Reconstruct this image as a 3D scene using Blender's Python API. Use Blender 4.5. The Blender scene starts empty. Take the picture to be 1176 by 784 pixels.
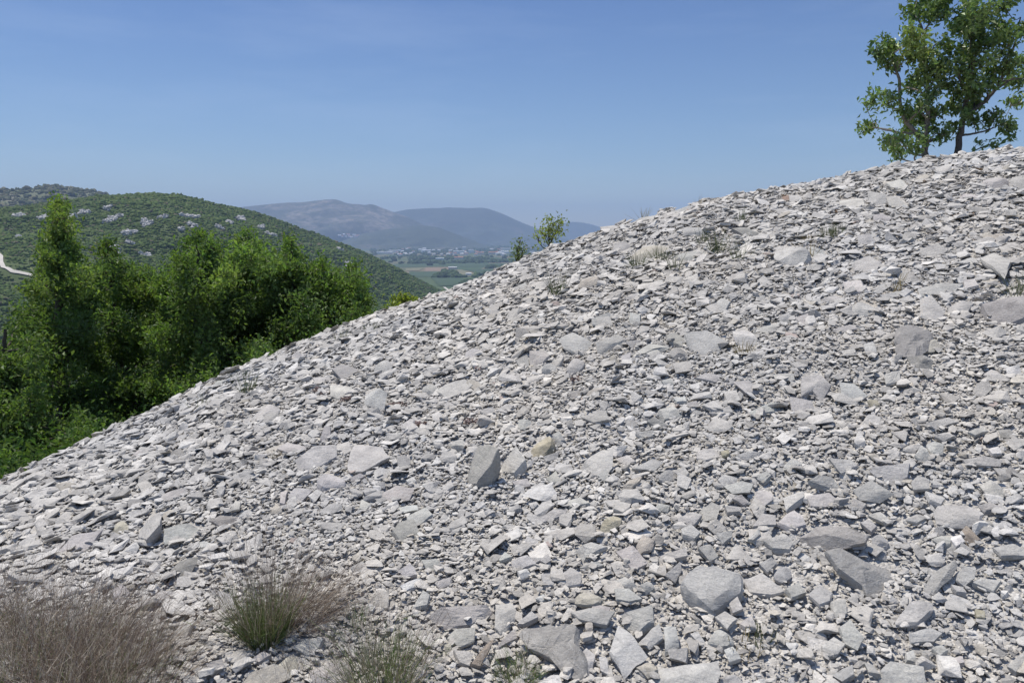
import bpy, bmesh, math, random
import numpy as np
from mathutils import Vector, noise as mnoise

random.seed(7)
rng = np.random.default_rng(7)
scene = bpy.context.scene
col = scene.collection
W, H, F, VH = 1176.0, 784.0, 914.0, 270.0
PITCH = math.atan((H / 2 - VH) / F)
CP, SP = math.cos(PITCH), math.sin(PITCH)
PLAIN = -130.0

# ------------------------------------------------------------------ helpers
def ray(u, v):
    a = (np.asarray(u, float) - W / 2) / F
    b = -(np.asarray(v, float) - H / 2) / F
    return np.stack([a, CP + b * SP, -SP + b * CP], -1)

def to_pixel(p):
    x, y, z = p[..., 0], p[..., 1], p[..., 2]
    d = y * CP - z * SP
    b = (y * SP + z * CP) / d
    return W / 2 + F * x / d, H / 2 - F * b

def az_tan(u, v):
    d = ray(u, v)
    return np.arctan2(d[..., 0], d[..., 1]), d[..., 2] / np.hypot(d[..., 0], d[..., 1])

def tag(o, label=None, cat=None, group=None, kind=None):
    if label: o['label'] = label
    if cat: o['category'] = cat
    if group: o['group'] = group
    if kind: o['kind'] = kind
    return o

def empty(name, loc):
    o = bpy.data.objects.new(name, None)
    o.location = loc
    o.empty_display_size = 0.1
    col.objects.link(o)
    return o

def mesh_obj(name, verts, faces, mat, parent=None, loc=(0, 0, 0), tint=None, smooth=False, sharp=None):
    """verts (n,3) in world space; faces: (m,k) array or list of tuples; loc: origin; tint: per-vertex RGB"""
    me = bpy.data.meshes.new(name)
    v = np.asarray(verts, np.float32) - np.asarray(loc, np.float32)
    if isinstance(faces, np.ndarray):
        m, k = faces.shape
        me.vertices.add(len(v)); me.vertices.foreach_set('co', v.ravel())
        me.loops.add(m * k); me.loops.foreach_set('vertex_index', faces.astype(np.int32).ravel())
        me.polygons.add(m)
        me.polygons.foreach_set('loop_start', np.arange(0, m * k, k, dtype=np.int32))
        me.polygons.foreach_set('loop_total', np.full(m, k, np.int32))
    else:
        me.from_pydata(v.tolist(), [], faces)
    if tint is not None:
        at = me.attributes.new('tint', 'FLOAT_COLOR', 'POINT')
        c = np.ones((len(v), 4), np.float32); c[:, :3] = tint
        at.data.foreach_set('color', c.ravel())
    me.update(calc_edges=True)
    me.validate()
    me.polygons.foreach_set('use_smooth', np.full(len(me.polygons), bool(smooth)))
    if sharp is not None:
        me.set_sharp_from_angle(angle=sharp)
    if mat: me.materials.append(mat)
    o = bpy.data.objects.new(name, me)
    o.location = loc if parent is None else Vector(loc) - parent.location
    if parent: o.parent = parent
    col.objects.link(o)
    return o

def hash2(ix, iy, s):
    h = (ix.astype(np.int64) * 374761393 + iy.astype(np.int64) * 668265263 + s * 1442695041) & 0xffffffff
    h = ((h ^ (h >> 13)) * 1274126177) & 0xffffffff
    return ((h ^ (h >> 16)) & 0xffff) / 65535.0

def vnoise(x, y, s=0):
    x = np.asarray(x, float); y = np.asarray(y, float)
    ix, iy = np.floor(x), np.floor(y)
    fx, fy = x - ix, y - iy
    fx = fx * fx * (3 - 2 * fx); fy = fy * fy * (3 - 2 * fy)
    a, b = hash2(ix, iy, s), hash2(ix + 1, iy, s)
    c, d = hash2(ix, iy + 1, s), hash2(ix + 1, iy + 1, s)
    return (a + (b - a) * fx + (c - a) * fy + (a - b - c + d) * fx * fy) * 2 - 1

def fbm(x, y, s=0, n=4):
    t = 0; a = 1.0
    for k in range(n):
        t = t + a * vnoise(np.asarray(x) * 2 ** k, np.asarray(y) * 2 ** k, s + k); a *= 0.5
    return t / 1.9

def table(pts, dv=0.0):
    """silhouette polyline (u, v) -> smooth functions of azimuth"""
    u = np.array([p[0] for p in pts], float); v = np.array([p[1] for p in pts], float) + dv
    uu = np.linspace(u[0], u[-1], 700); vv = np.interp(uu, u, v)
    k = np.hanning(25); k /= k.sum()
    vs = np.convolve(np.pad(vv, 12, mode='edge'), k, 'valid')
    return az_tan(uu, vs)

# ------------------------------------------------------------------ scree terrain
RIDGE = [(-420, 800), (-200, 690), (-100, 620), (-40, 577), (0, 556), (30, 541), (60, 528), (100, 511), (150, 487), (200, 463), (245, 437),
         (300, 413), (350, 393), (400, 374), (450, 355), (500, 339), (550, 318), (600, 296), (640, 282), (690, 263), (720, 254),
         (760, 241), (830, 226), (880, 217), (950, 203), (1010, 190), (1060, 182), (1120, 176), (1176, 168), (1300, 152), (1600, 130)]
AZT, TANT = table(RIDGE, 5)
DU = [(-420, 4.4), (-200, 5.6), (0, 7.3), (200, 8.6), (400, 10.0), (520, 10.9), (640, 11.8), (720, 12.2), (950, 13.0), (1176, 13.8), (1600, 14.5)]
DT = np.interp(np.linspace(-420, 1600, 700), [p[0] for p in DU], [p[1] for p in DU])
Z0, R0 = -1.75, 2.7

def ridge_at(az):
    return np.interp(az, AZT, DT), np.interp(az, AZT, TANT)

def ground(x, y):
    x = np.asarray(x, float); y = np.asarray(y, float)
    r = np.hypot(x, y); az = np.arctan2(x, y)
    D, e = ridge_at(az)
    G = e * R0 - Z0
    P = 1.35
    rr = np.clip(r, R0, D)
    z1 = e * rr - G * ((D - rr) / (D - R0)) ** P
    xx = np.maximum(r - D, 0)
    xs = np.minimum(xx, 14)
    z2 = e * xx - (0.55 + e) * (xs - 2.5 * (1 - np.exp(-xs / 2.5))) - (0.27 + e) * np.maximum(xx - 14, 0)
    z = z1 + np.where(r > D, z2, 0)
    fade = np.clip((r - 1.0) / 2.0, 0, 1)
    ends = 1 - 0.5 * np.exp(-((r - D) / 1.6) ** 2)
    z = z + fade * ends * (0.10 * fbm(x / 2.3, y / 2.3, 3, 3) + 0.05 * fbm(x / 0.6, y / 0.6, 11, 3))
    z = z + np.clip((xx - 20) / 80, 0, 1) * 4 * fbm(x / 45, y / 45, 21, 3)
    return np.maximum(z, PLAIN - 1)

def ground_normal(x, y, d=0.12):
    gx = (ground(x + d, y) - ground(x - d, y)) / (2 * d)
    gy = (ground(x, y + d) - ground(x, y - d)) / (2 * d)
    n = np.stack([-gx, -gy, np.ones_like(gx)], -1)
    return n / np.linalg.norm(n, axis=-1, keepdims=True)

def cast(u, v, fn=None, r0=1.5, r1=16.0, n=900):
    """where the line of sight of (u, v) meets a height function"""
    fn = fn or ground
    d = ray(u, v); d = d / np.hypot(d[0], d[1])
    r = np.linspace(r0, r1, n) if r1 < 100 else np.geomspace(r0, r1, n)
    below = d[2] * r < fn(d[0] * r, d[1] * r)
    k = int(np.argmax(below)) if below.any() else None
    if k is None:
        D, _ = ridge_at(np.arctan2(d[0], d[1])); t = float(D) if fn is ground else r1
        return np.array([d[0] * t, d[1] * t, float(fn(d[0] * t, d[1] * t))])
    return np.array([d[0] * r[k], d[1] * r[k], d[2] * r[k]])

# ------------------------------------------------------------------ materials
class NT:
    def __init__(self, name):
        self.m = bpy.data.materials.new(name); self.m.use_nodes = True
        self.t = self.m.node_tree; self.b = self.t.nodes['Principled BSDF']
        self.out = self.t.nodes['Material Output']
        self.b.inputs['Specular IOR Level'].default_value = 0.25
    def n(self, kind, **kw):
        o = self.t.nodes.new(kind)
        for k, v in kw.items():
            if k in o.inputs: o.inputs[k].default_value = v
            else: setattr(o, k, v)
        return o
    def l(self, a, b): self.t.links.new(a, b)
    def ramp(self, src, stops):
        r = self.n('ShaderNodeValToRGB')
        e = r.color_ramp.elements
        while len(e) < len(stops): e.new(0.5)
        for i, (p, c) in enumerate(stops):
            e[i].position = p; e[i].color = (*c, 1) if len(c) == 3 else c
        self.l(src, r.inputs[0]); return r.outputs[0]
    def noise(self, scale, detail=4, vec=None, rough=0.55, dist=0.0):
        o = self.n('ShaderNodeTexNoise'); o.inputs['Scale'].default_value = scale
        o.inputs['Detail'].default_value = detail; o.inputs['Roughness'].default_value = rough
        o.inputs['Distortion'].default_value = dist
        self.l(vec if vec is not None else self.pos(), o.inputs['Vector']); return o.outputs['Fac']
    def pos(self):
        if not hasattr(self, '_p'):
            self._p = self.n('ShaderNodeNewGeometry').outputs['Position']
        return self._p
    def mix(self, a, b, fac, mode='MIX'):
        o = self.n('ShaderNodeMix'); o.data_type = 'RGBA'; o.blend_type = mode
        for s, i in ((fac, 0), (a, 6), (b, 7)):
            if isinstance(s, (int, float)): o.inputs[i].default_value = s
            elif isinstance(s, tuple): o.inputs[i].default_value = (*s, 1)
            else: self.l(s, o.inputs[i])
        return o.outputs[2]
    def tint(self):
        o = self.n('ShaderNodeAttribute'); o.attribute_name = 'tint'; return o.outputs['Color']
    def bump(self, h, strength=0.5, dist=0.02, prev=None):
        o = self.n('ShaderNodeBump'); o.inputs['Strength'].default_value = strength; o.inputs['Distance'].default_value = dist
        self.l(h, o.inputs['Height'])
        if prev is not None: self.l(prev, o.inputs['Normal'])
        return o.outputs['Normal']
    def done(self, colour, rough=0.9, normal=None):
        if isinstance(colour, tuple): self.b.inputs['Base Color'].default_value = (*colour, 1)
        else: self.l(colour, self.b.inputs['Base Color'])
        self.b.inputs['Roughness'].default_value = rough
        if normal is not None: self.l(normal, self.b.inputs['Normal'])
        return self.m

def leaf_material(name, trans=0.35, tcol=(1.08, 1.24, 0.52), rough=0.55, spec=0.3):
    k = NT(name)
    t = k.tint()
    k.done(t, rough)
    k.b.inputs['Specular IOR Level'].default_value = spec
    tr = k.n('ShaderNodeBsdfTranslucent'); k.l(k.mix(t, tcol, 1.0, 'MULTIPLY'), tr.inputs['Color'])
    mx = k.n('ShaderNodeMixShader'); mx.inputs[0].default_value = trans
    k.l(k.b.outputs[0], mx.inputs[1]); k.l(tr.outputs[0], mx.inputs[2]); k.l(mx.outputs[0], k.out.inputs['Surface'])
    return k.m

def limestone():
    k = NT('limestone')
    t = k.tint()
    # weathered mottling, pale bruises, thin darker seams and lichen-grey blotches that belong to the rock
    a = k.ramp(k.noise(9, 6, rough=0.65), [(0.28, (0.70, 0.70, 0.71)), (0.5, (1, 1, 1)), (0.75, (1.17, 1.16, 1.14))])
    b = k.ramp(k.noise(70, 5, rough=0.7), [(0.3, (0.80, 0.80, 0.80)), (0.52, (1, 1, 1)), (0.72, (1.13, 1.12, 1.11))])
    c = k.mix(k.mix(t, a, 1.0, 'MULTIPLY'), b, 0.85, 'MULTIPLY')
    sp = k.ramp(k.noise(38, 3, rough=0.6), [(0.60, (0, 0, 0)), (0.70, (1, 1, 1))])
    c = k.mix(c, (0.20, 0.195, 0.19), k.mix((0, 0, 0), sp, 0.3))
    se = k.ramp(k.noise(14, 3, dist=1.6), [(0.485, (0, 0, 0)), (0.5, (1, 1, 1)), (0.515, (0, 0, 0))])
    c = k.mix(c, (0.52, 0.515, 0.50), k.mix((0, 0, 0), se, 0.4))
    mp = k.n('ShaderNodeMapping'); mp.inputs['Scale'].default_value = (14, 10, 130); mp.inputs['Rotation'].default_value = (0.35, -0.25, 0.4)
    k.l(k.pos(), mp.inputs['Vector'])
    bed = k.noise(1.0, 4, vec=mp.outputs[0], rough=0.6)
    c = k.mix(c, k.ramp(bed, [(0.32, (0.78, 0.78, 0.78)), (0.55, (1.04, 1.04, 1.03))]), 0.6, 'MULTIPLY')
    n = k.bump(bed, 0.5, 0.006)
    n = k.bump(k.noise(55, 6, rough=0.72), 0.85, 0.009, n)
    c = k.mix(c, k.ramp(k.noise(190, 4, rough=0.7), [(0.3, (0.80, 0.80, 0.80)), (0.5, (1, 1, 1)), (0.7, (1.12, 1.12, 1.11))]), 1.0, 'MULTIPLY')
    n = k.bump(k.noise(260, 3), 0.4, 0.0018, n)
    return k.done(c, 0.92, n)

def gravel():
    k = NT('fine limestone gravel')
    vo = k.n('ShaderNodeTexVoronoi'); vo.inputs['Scale'].default_value = 62; k.l(k.pos(), vo.inputs['Vector'])
    vo2 = k.n('ShaderNodeTexVoronoi'); vo2.inputs['Scale'].default_value = 150; k.l(k.pos(), vo2.inputs['Vector'])
    sep = k.n('ShaderNodeSeparateColor'); k.l(vo.outputs['Color'], sep.inputs[0])
    c = k.ramp(sep.outputs[0], [(0, (0.34, 0.325, 0.30)), (0.6, (0.45, 0.43, 0.40)), (1, (0.54, 0.52, 0.485))])
    soil = k.ramp(k.noise(1.3, 5), [(0.55, (0, 0, 0)), (0.72, (1, 1, 1))])
    c = k.mix(c, (0.36, 0.305, 0.235), k.mix((0, 0, 0), soil, 0.55))
    n = k.bump(vo.outputs['Distance'], 0.9, -0.012)
    n = k.bump(vo2.outputs['Distance'], 0.6, -0.004, n)
    return k.done(c, 0.95, n)

M = {}
M['stone'] = limestone()
M['gravel'] = gravel()
M['leaf'] = leaf_material('broad green leaves', 0.46)
M['leaf_grey'] = leaf_material('leathery oak leaves', 0.22, (1.2, 1.3, 0.5), 0.45, 0.45)
M['dry'] = leaf_material('dry grass and twigs', 0.2, (1.1, 1.05, 0.9), 0.8, 0.1)
def bark():
    k = NT('bark')
    c = k.mix(k.tint(), k.ramp(k.noise(30, 5, rough=0.7), [(0.3, (0.6, 0.6, 0.6)), (0.7, (1.3, 1.28, 1.25))]), 1.0, 'MULTIPLY')
    return k.done(c, 0.9, k.bump(k.noise(60, 4), 0.7, 0.01))
M['bark'] = bark()

# ------------------------------------------------------------------ world, sun, camera, haze
SUN_EL, SUN_AZ = math.radians(69), math.radians(-48)       # azimuth from +Y towards +X
world = bpy.data.worlds.new('World'); scene.world = world; world.use_nodes = True
wt = world.node_tree
bg = wt.nodes['Background']
sky = wt.nodes.new('ShaderNodeTexSky'); sky.sky_type = 'NISHITA'; sky.sun_disc = False
sky.sun_elevation = SUN_EL; sky.sun_rotation = SUN_AZ
sky.air_density = 1.0; sky.dust_density = 0.3; sky.ozone_density = 4.0; sky.altitude = 300
# sky tint: dims the band in view, brighter and warmer overhead as added fill
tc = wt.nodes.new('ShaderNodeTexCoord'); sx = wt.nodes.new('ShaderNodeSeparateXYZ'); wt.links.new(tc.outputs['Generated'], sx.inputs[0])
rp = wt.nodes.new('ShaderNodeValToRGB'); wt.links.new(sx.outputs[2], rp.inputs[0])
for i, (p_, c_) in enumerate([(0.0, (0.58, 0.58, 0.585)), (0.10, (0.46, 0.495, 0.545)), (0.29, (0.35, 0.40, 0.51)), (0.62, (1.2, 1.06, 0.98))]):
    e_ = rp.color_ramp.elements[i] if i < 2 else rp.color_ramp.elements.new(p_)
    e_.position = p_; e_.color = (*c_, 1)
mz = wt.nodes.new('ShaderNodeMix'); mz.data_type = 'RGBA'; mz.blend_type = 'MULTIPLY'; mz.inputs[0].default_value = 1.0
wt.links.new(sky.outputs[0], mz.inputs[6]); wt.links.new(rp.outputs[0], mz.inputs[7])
# faint streaks of high thin cloud
mp_ = wt.nodes.new('ShaderNodeMapping'); mp_.inputs['Scale'].default_value = (1.4, 1.0, 9.0); mp_.inputs['Rotation'].default_value = (0.12, 0.1, 0.3)
wt.links.new(tc.outputs['Generated'], mp_.inputs['Vector'])
nz = wt.nodes.new('ShaderNodeTexNoise'); nz.inputs['Scale'].default_value = 1.5; nz.inputs['Detail'].default_value = 6; nz.inputs['Roughness'].default_value = 0.62
wt.links.new(mp_.outputs[0], nz.inputs['Vector'])
cr_ = wt.nodes.new('ShaderNodeValToRGB'); wt.links.new(nz.outputs['Fac'], cr_.inputs[0])
cr_.color_ramp.elements[0].position = 0.5; cr_.color_ramp.elements[1].position = 0.78
cr_.color_ramp.elements[0].color = (0, 0, 0, 1); cr_.color_ramp.elements[1].color = (0.10, 0.10, 0.10, 1)
mc = wt.nodes.new('ShaderNodeMix'); mc.data_type = 'RGBA'; wt.links.new(cr_.outputs[0], mc.inputs[0])
wt.links.new(mz.outputs[2], mc.inputs[6]); mc.inputs[7].default_value = (4.8, 5.4, 6.2, 1)
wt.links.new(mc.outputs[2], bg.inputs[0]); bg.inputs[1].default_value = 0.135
sl = bpy.data.lights.new('sun', 'SUN'); sl.energy = 3.7; sl.angle = math.radians(0.53); sl.color = (1.0, 0.935, 0.835)
so = bpy.data.objects.new('sun', sl); col.objects.link(so)
sd = Vector((math.sin(SUN_AZ) * math.cos(SUN_EL), math.cos(SUN_AZ) * math.cos(SUN_EL), math.sin(SUN_EL)))
so.rotation_euler = sd.to_track_quat('Z', 'Y').to_euler(); so.location = (0, 0, 60)

cam = bpy.data.cameras.new('camera'); cam.sensor_width = 36; cam.sensor_fit = 'HORIZONTAL'; cam.lens = F / W * 36
cam.clip_start = 0.05; cam.clip_end = 80000
co = bpy.data.objects.new('camera', cam); col.objects.link(co)
co.location = (0, 0, 0); co.rotation_euler = (math.pi / 2 - PITCH, 0, 0)
scene.camera = co
vs = scene.view_settings
vs.view_transform = 'Standard'; vs.look = 'None'; vs.gamma = 1; vs.use_curve_mapping = False
vs.exposure = 0.50
cy = scene.cycles
cy.max_bounces = 5; cy.diffuse_bounces = 3; cy.glossy_bounces = 1; cy.transmission_bounces = 3; cy.volume_bounces = 1
cy.transparent_max_bounces = 4; cy.caustics_reflective = False; cy.caustics_refractive = False
cy.use_adaptive_sampling = True; cy.adaptive_threshold = 0.012
cy.use_denoising = True; cy.denoiser = 'OPENIMAGEDENOISE'

HAZE = 9.6e-5
HX = 17500.0
def build_haze():
    x0, x1, y0, y1, z0, z1 = -HX, HX, -2500.0, 17500.0, PLAIN - 6, 640.0
    v = [(x, y, z) for x in (x0, x1) for y in (y0, y1) for z in (z0, z1)]
    f = [(0, 1, 3, 2), (4, 6, 7, 5), (0, 4, 5, 1), (2, 3, 7, 6), (0, 2, 6, 4), (1, 5, 7, 3)]
    m = bpy.data.materials.new('pale air'); m.use_nodes = True
    t = m.node_tree; t.nodes.remove(t.nodes['Principled BSDF'])
    pv = t.nodes.new('ShaderNodeVolumePrincipled')
    pv.inputs['Color'].default_value = (0.40, 0.53, 0.80, 1); pv.inputs['Density'].default_value = HAZE
    pv.inputs['Anisotropy'].default_value = 0.0
    t.links.new(pv.outputs[0], t.nodes['Material Output'].inputs['Volume'])
    o = mesh_obj('haze', v, f, m); tag(o, kind='stuff')
    m.cycles.homogeneous_volume = True
build_haze()

# ------------------------------------------------------------------ ground sheets
def polar_sheet(name, az, rows, zf, mat, kind='structure', smooth=True):
    """az (n), rows (m,n) radii"""
    A = np.broadcast_to(az, rows.shape)
    x = np.sin(A) * rows; y = np.cos(A) * rows; z = zf(x, y)
    m, n = rows.shape
    idx = np.arange(m * n).reshape(m, n)
    f = np.stack([idx[:-1, :-1], idx[:-1, 1:], idx[1:, 1:], idx[1:, :-1]], -1).reshape(-1, 4)[:, ::-1]
    o = mesh_obj(name, np.stack([x, y, z], -1).reshape(-1, 3), f, mat, smooth=smooth)
    return tag(o, kind=kind)

az = np.linspace(-1.35, 1.35, 620)
D, _ = ridge_at(az)
t = np.concatenate([np.linspace(0.05, 0.3, 20)[:-1], np.linspace(0.3, 1.0, 170), np.linspace(1.0, 1.0, 1)])
rows = np.concatenate([t[:-1, None] * D[None], D[None] + np.linspace(0.06, 3.2, 30)[:, None]])
polar_sheet('scree_slope', az, rows, ground, M['gravel'])

def hillside_mat():
    k = NT('leaf litter and low herbs')
    c = k.ramp(k.noise(0.9, 6, rough=0.7), [(0.3, (0.045, 0.05, 0.028)), (0.5, (0.06, 0.085, 0.03)), (0.7, (0.13, 0.12, 0.085))])
    return k.done(c, 0.95, k.bump(k.noise(6, 6), 0.8, 0.1))
M['hillside'] = hillside_mat()
rows = D[None] + np.concatenate([np.linspace(3.2, 24, 50), np.geomspace(25, 620, 70)])[:, None]
polar_sheet('hillside', az, rows, ground, M['hillside'])
# ------------------------------------------------------------------ far country
def far_hill(name, ridge, dist, foot, power, rough, mat, n_az=260, n_r=150, back=1.5, back_slope=0.35, gully=None, seed=0):
    A, T = table(ridge)
    u = np.linspace(ridge[0][0], ridge[-1][0], 700)
    Dv = np.interp(u, [p[0] for p in dist], [p[1] for p in dist])
    def zf(x, y):
        r = np.hypot(x, y); a = np.arctan2(x, y)
        Dd = np.interp(a, A, Dv); e = np.interp(a, A, T)
        R = foot * Dd; zr = PLAIN - 2
        G = np.maximum(e * R - zr, 0)
        rr = np.clip(r, R, Dd)
        z = e * rr - G * ((Dd - rr) / (Dd - R)) ** power
        z = np.where(r > Dd, e * Dd - (r - Dd) * back_slope, z)
        amp = np.clip((z - PLAIN) / 60, 0, 1) * (0.18 + 0.82 * np.clip(np.abs(r - Dd) / (0.12 * Dd), 0, 1))
        z = z + rough * amp * fbm(x / (rough * 9), y / (rough * 9), 31 + seed, 5)
        if gully:
            g = np.abs(fbm(x / gully[0], y / gully[0], 77 + seed, 4))
            z = z - gully[1] * amp * (1 - np.clip(g * 2.6, 0, 1))
        return np.maximum(z, PLAIN - 3)
    a = np.linspace(A[0], A[-1], n_az)
    Da = np.interp(a, A, Dv)
    t = np.concatenate([np.linspace(foot * 0.98, 1, n_r), np.linspace(1.01, back, 18)])
    o = polar_sheet(name, a, t[:, None] * Da[None], zf, mat)
    return zf, (A, Dv), o

def scrub_mat(name, dark, light, bare, scale, bare_at, big):
    k = NT(name)
    c = k.mix(dark, light, k.noise(scale, 5, rough=0.7))
    f = k.ramp(k.noise(big, 7, rough=0.68), [(bare_at, (0, 0, 0)), (bare_at + 0.1, (1, 1, 1))])
    return k.done(k.mix(c, bare, f), 0.95)

M['hill'] = scrub_mat('hill scrub floor', (0.05, 0.074, 0.024), (0.075, 0.1, 0.034), (0.15, 0.14, 0.10), 0.06, 0.64, 0.012)
M['hill_far'] = scrub_mat('grazed hill scrub', (0.09, 0.105, 0.055), (0.13, 0.14, 0.075), (0.24, 0.22, 0.17), 0.03, 0.48, 0.009)

HILL_R = [(-420, 262), (-200, 250), (-60, 246), (0, 240), (60, 231), (120, 224), (180, 223), (215, 225), (250, 233), (300, 246), (340, 260), (380, 274), (420, 291), (450, 305),
          (480, 320), (505, 333), (530, 346), (580, 372)]
HILL_D = [(-420, 1150), (0, 1250), (200, 1330), (350, 1480), (450, 1660), (510, 1800), (580, 1900)]
hill_z, (HA, HD), hill_o = far_hill('hill', HILL_R, HILL_D, 0.40, 1.35, 9, M['hill'], 300, 170, gully=(230, 16), seed=1)

BACK_R = [(-420, 250), (-150, 226), (-40, 218), (20, 215), (70, 214), (118, 222), (160, 236), (220, 262), (300, 300)]
back_z, (BA, BD), back_o = far_hill('far_hill', BACK_R, [(-420, 2500), (300, 2900)], 0.62, 1.3, 18, M['hill_far'], 200, 90, gully=(420, 30), seed=5)

def mountain_mat(name, a, b, bare, bare_at, sc=0.0022):
    k = NT(name)
    c = k.mix(a, b, k.noise(sc * 3, 7, rough=0.7))
    f = k.ramp(k.noise(sc, 9, rough=0.66, dist=0.6), [(bare_at, (0, 0, 0)), (bare_at + 0.12, (1, 1, 1))])
    sp = k.ramp(k.noise(0.02, 4, rough=0.7), [(0.47, (0, 0, 0)), (0.58, (1, 1, 1))])
    c = k.mix(c, bare, f)
    lg = k.ramp(k.noise(0.0045, 6, rough=0.7), [(0.45, (0, 0, 0)), (0.6, (1, 1, 1))])
    c = k.mix(c, a, k.mix((0, 0, 0), lg, 0.75))
    return k.done(k.mix(c, (0.03, 0.042, 0.028), k.mix((0, 0, 0), sp, 0.6)), 0.95)
M['mount'] = mountain_mat('dry karst mountain', (0.055, 0.065, 0.045), (0.095, 0.095, 0.07), (0.22, 0.19, 0.155), 0.45)
M['mount_dark'] = mountain_mat('wooded mountain', (0.045, 0.06, 0.04), (0.07, 0.08, 0.05), (0.12, 0.105, 0.085), 0.56)

mount_z = far_hill('mountain', [(150, 262), (230, 242), (285, 238), (330, 233), (360, 229), (386, 227), (400, 232), (428, 231.5), (450, 240), (470, 248), (500, 262), (530, 278), (560, 287), (640, 292)],
         [(150, 10500), (640, 9000)], 0.84, 1.15, 110, M['mount'], 280, 110, back=1.12, gully=(1100, 190), seed=9)[0]
far_hill('wooded_mountain', [(380, 262), (430, 246), (470, 238.5), (515, 236), (555, 237.5), (575, 244), (600, 256), (625, 264), (655, 274), (690, 281), (760, 287)],
         [(380, 12200), (760, 11500)], 0.84, 1.15, 90, M['mount_dark'], 240, 90, back=1.1, gully=(1300, 170), seed=14)
foot_z = far_hill('foothill', [(340, 292), (380, 281), (415, 268), (450, 261), (480, 258), (505, 261), (535, 272), (560, 282), (590, 287), (640, 290)],
         [(340, 8300), (640, 8200)], 0.90, 1.2, 40, M['mount_dark'], 220, 80, back=1.05, gully=(600, 80), seed=19)[0]
far_hill('distant_mountain', [(570, 284), (610, 270), (640, 258), (655, 254.5), (672, 256), (700, 264), (760, 258), (900, 262), (1100, 256), (1400, 268)],
         [(570, 15000), (1400, 15800)], 0.9, 1.1, 70, M['mount_dark'], 240, 60, back=1.05, gully=(1700, 80), seed=23)

# valley floor
def plain_mat():
    k = NT('valley meadows')
    mp = k.n('ShaderNodeMapping'); mp.inputs['Scale'].default_value = (0.0045, 0.0022, 0.0)
    mp.inputs['Rotation'].default_value = (0, 0, 0.3); k.l(k.pos(), mp.inputs['Vector'])
    vo = k.n('ShaderNodeTexVoronoi'); vo.inputs['Scale'].default_value = 1.0; k.l(mp.outputs[0], vo.inputs['Vector'])
    sep = k.n('ShaderNodeSeparateColor'); k.l(vo.outputs['Color'], sep.inputs[0])
    c = k.ramp(sep.outputs[0], [(0.0, (0.04, 0.07, 0.028)), (0.4, (0.06, 0.09, 0.035)), (0.7, (0.085, 0.1, 0.045)), (0.9, (0.14, 0.12, 0.07)), (1.0, (0.16, 0.135, 0.085))])
    c = k.mix(c, k.ramp(k.noise(0.01, 5), [(0.3, (0.7, 0.75, 0.7)), (0.7, (1.15, 1.12, 1.1))]), 1.0, 'MULTIPLY')
    return k.done(c, 0.95)
M['plain'] = plain_mat()
pa = np.linspace(-1.4, 1.4, 60)
polar_sheet('valley_floor', pa, np.broadcast_to(np.geomspace(300, 17000, 60)[:, None], (60, 60)), lambda x, y: np.full_like(x, PLAIN), M['plain'])

def on_plain(u, v):
    d = ray(u, v); return d * (PLAIN / d[2])

def flat_mat(name, c, sc=0.05, amt=0.35):
    k = NT(name)
    lo = tuple(x * (1 - amt) for x in c); hi = tuple(x * (1 + amt) for x in c)
    return k.done(k.mix(lo, hi, k.noise(sc, 5)), 0.95)
M['f_green'] = flat_mat('green crop', (0.042, 0.07, 0.032), 0.01, 0.2)
M['f_tan'] = flat_mat('ploughed soil', (0.19, 0.14, 0.10), 0.01, 0.2)
M['f_pale'] = flat_mat('stubble', (0.15, 0.145, 0.085), 0.01, 0.2)
M['f_dark'] = flat_mat('dark crop', (0.042, 0.07, 0.032), 0.01, 0.2)
fields = [('f_tan', [(489, 307.5), (517, 307.5), (514, 311), (487, 311.5)]), ('f_green', [(455, 303), (560, 301.5), (566, 306), (440, 307)]),
          ('f_pale', [(518, 309.5), (531, 310), (552, 317), (530, 318)]), ('f_green', [(470, 312), (512, 312), (508, 318), (470, 318)]),
          ('f_dark', [(470, 298.5), (600, 297), (600, 301), (470, 302)]), ('f_green', [(535, 310), (585, 308), (600, 314), (556, 316.5)]),
          ('f_green', [(495, 319), (530, 319.5), (545, 327), (505, 329)]), ('f_dark', [(556, 303), (610, 302), (612, 307), (570, 307.5)]),
          ('f_pale', [(466, 308.5), (486, 308), (482, 311), (466, 311.5)])]
for i, (m, q) in enumerate(fields):
    p = np.array([on_plain(*c) for c in q]); p[:, 2] = PLAIN + 0.5 + 0.15 * i
    tag(mesh_obj('field', p, [(0, 1, 2, 3)], M[m]), kind='structure')

def ribbon(pts, width, lift, zf, mat, name):
    p = np.array(pts); V = []; Fc = []
    for i in range(len(p)):
        a, b = p[max(i - 1, 0)], p[min(i + 1, len(p) - 1)]
        d = (b - a)[:2]; d /= np.linalg.norm(d); n = np.array([-d[1], d[0]])
        for s in (-1, 1):
            q = p[i][:2] + n * width * 0.5 * s
            V.append((q[0], q[1], float(zf(q[0], q[1])) + lift))
        if i: Fc.append((2 * i - 2, 2 * i - 1, 2 * i + 1, 2 * i))
    return tag(mesh_obj(name, V, Fc, mat), kind='structure')
M['track'] = flat_mat('pale gravel road', (0.48, 0.45, 0.40), 0.2, 0.15)
trk = [(-60, 262), (-30, 272), (-10, 286), (1, 295), (1, 302), (4, 308), (14, 312.5), (28, 315), (42, 318.5), (56, 321)]
tw = [cast(u, v, hill_z, 450, 2000, 1600) for u, v in trk]
dense = []
for a, b in zip(tw[:-1], tw[1:]):
    for s in np.linspace(0, 1, 9)[:-1]: dense.append(a + (b - a) * s)
ribbon(dense, 4.2, 1.2, hill_z, M['track'], 'road')
ribbon([on_plain(510, 330), on_plain(516, 334), on_plain(524, 338)], 6, 1.0, lambda x, y: PLAIN, M['track'], 'road')
track_xy = np.array(dense)[:, :2]

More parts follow.
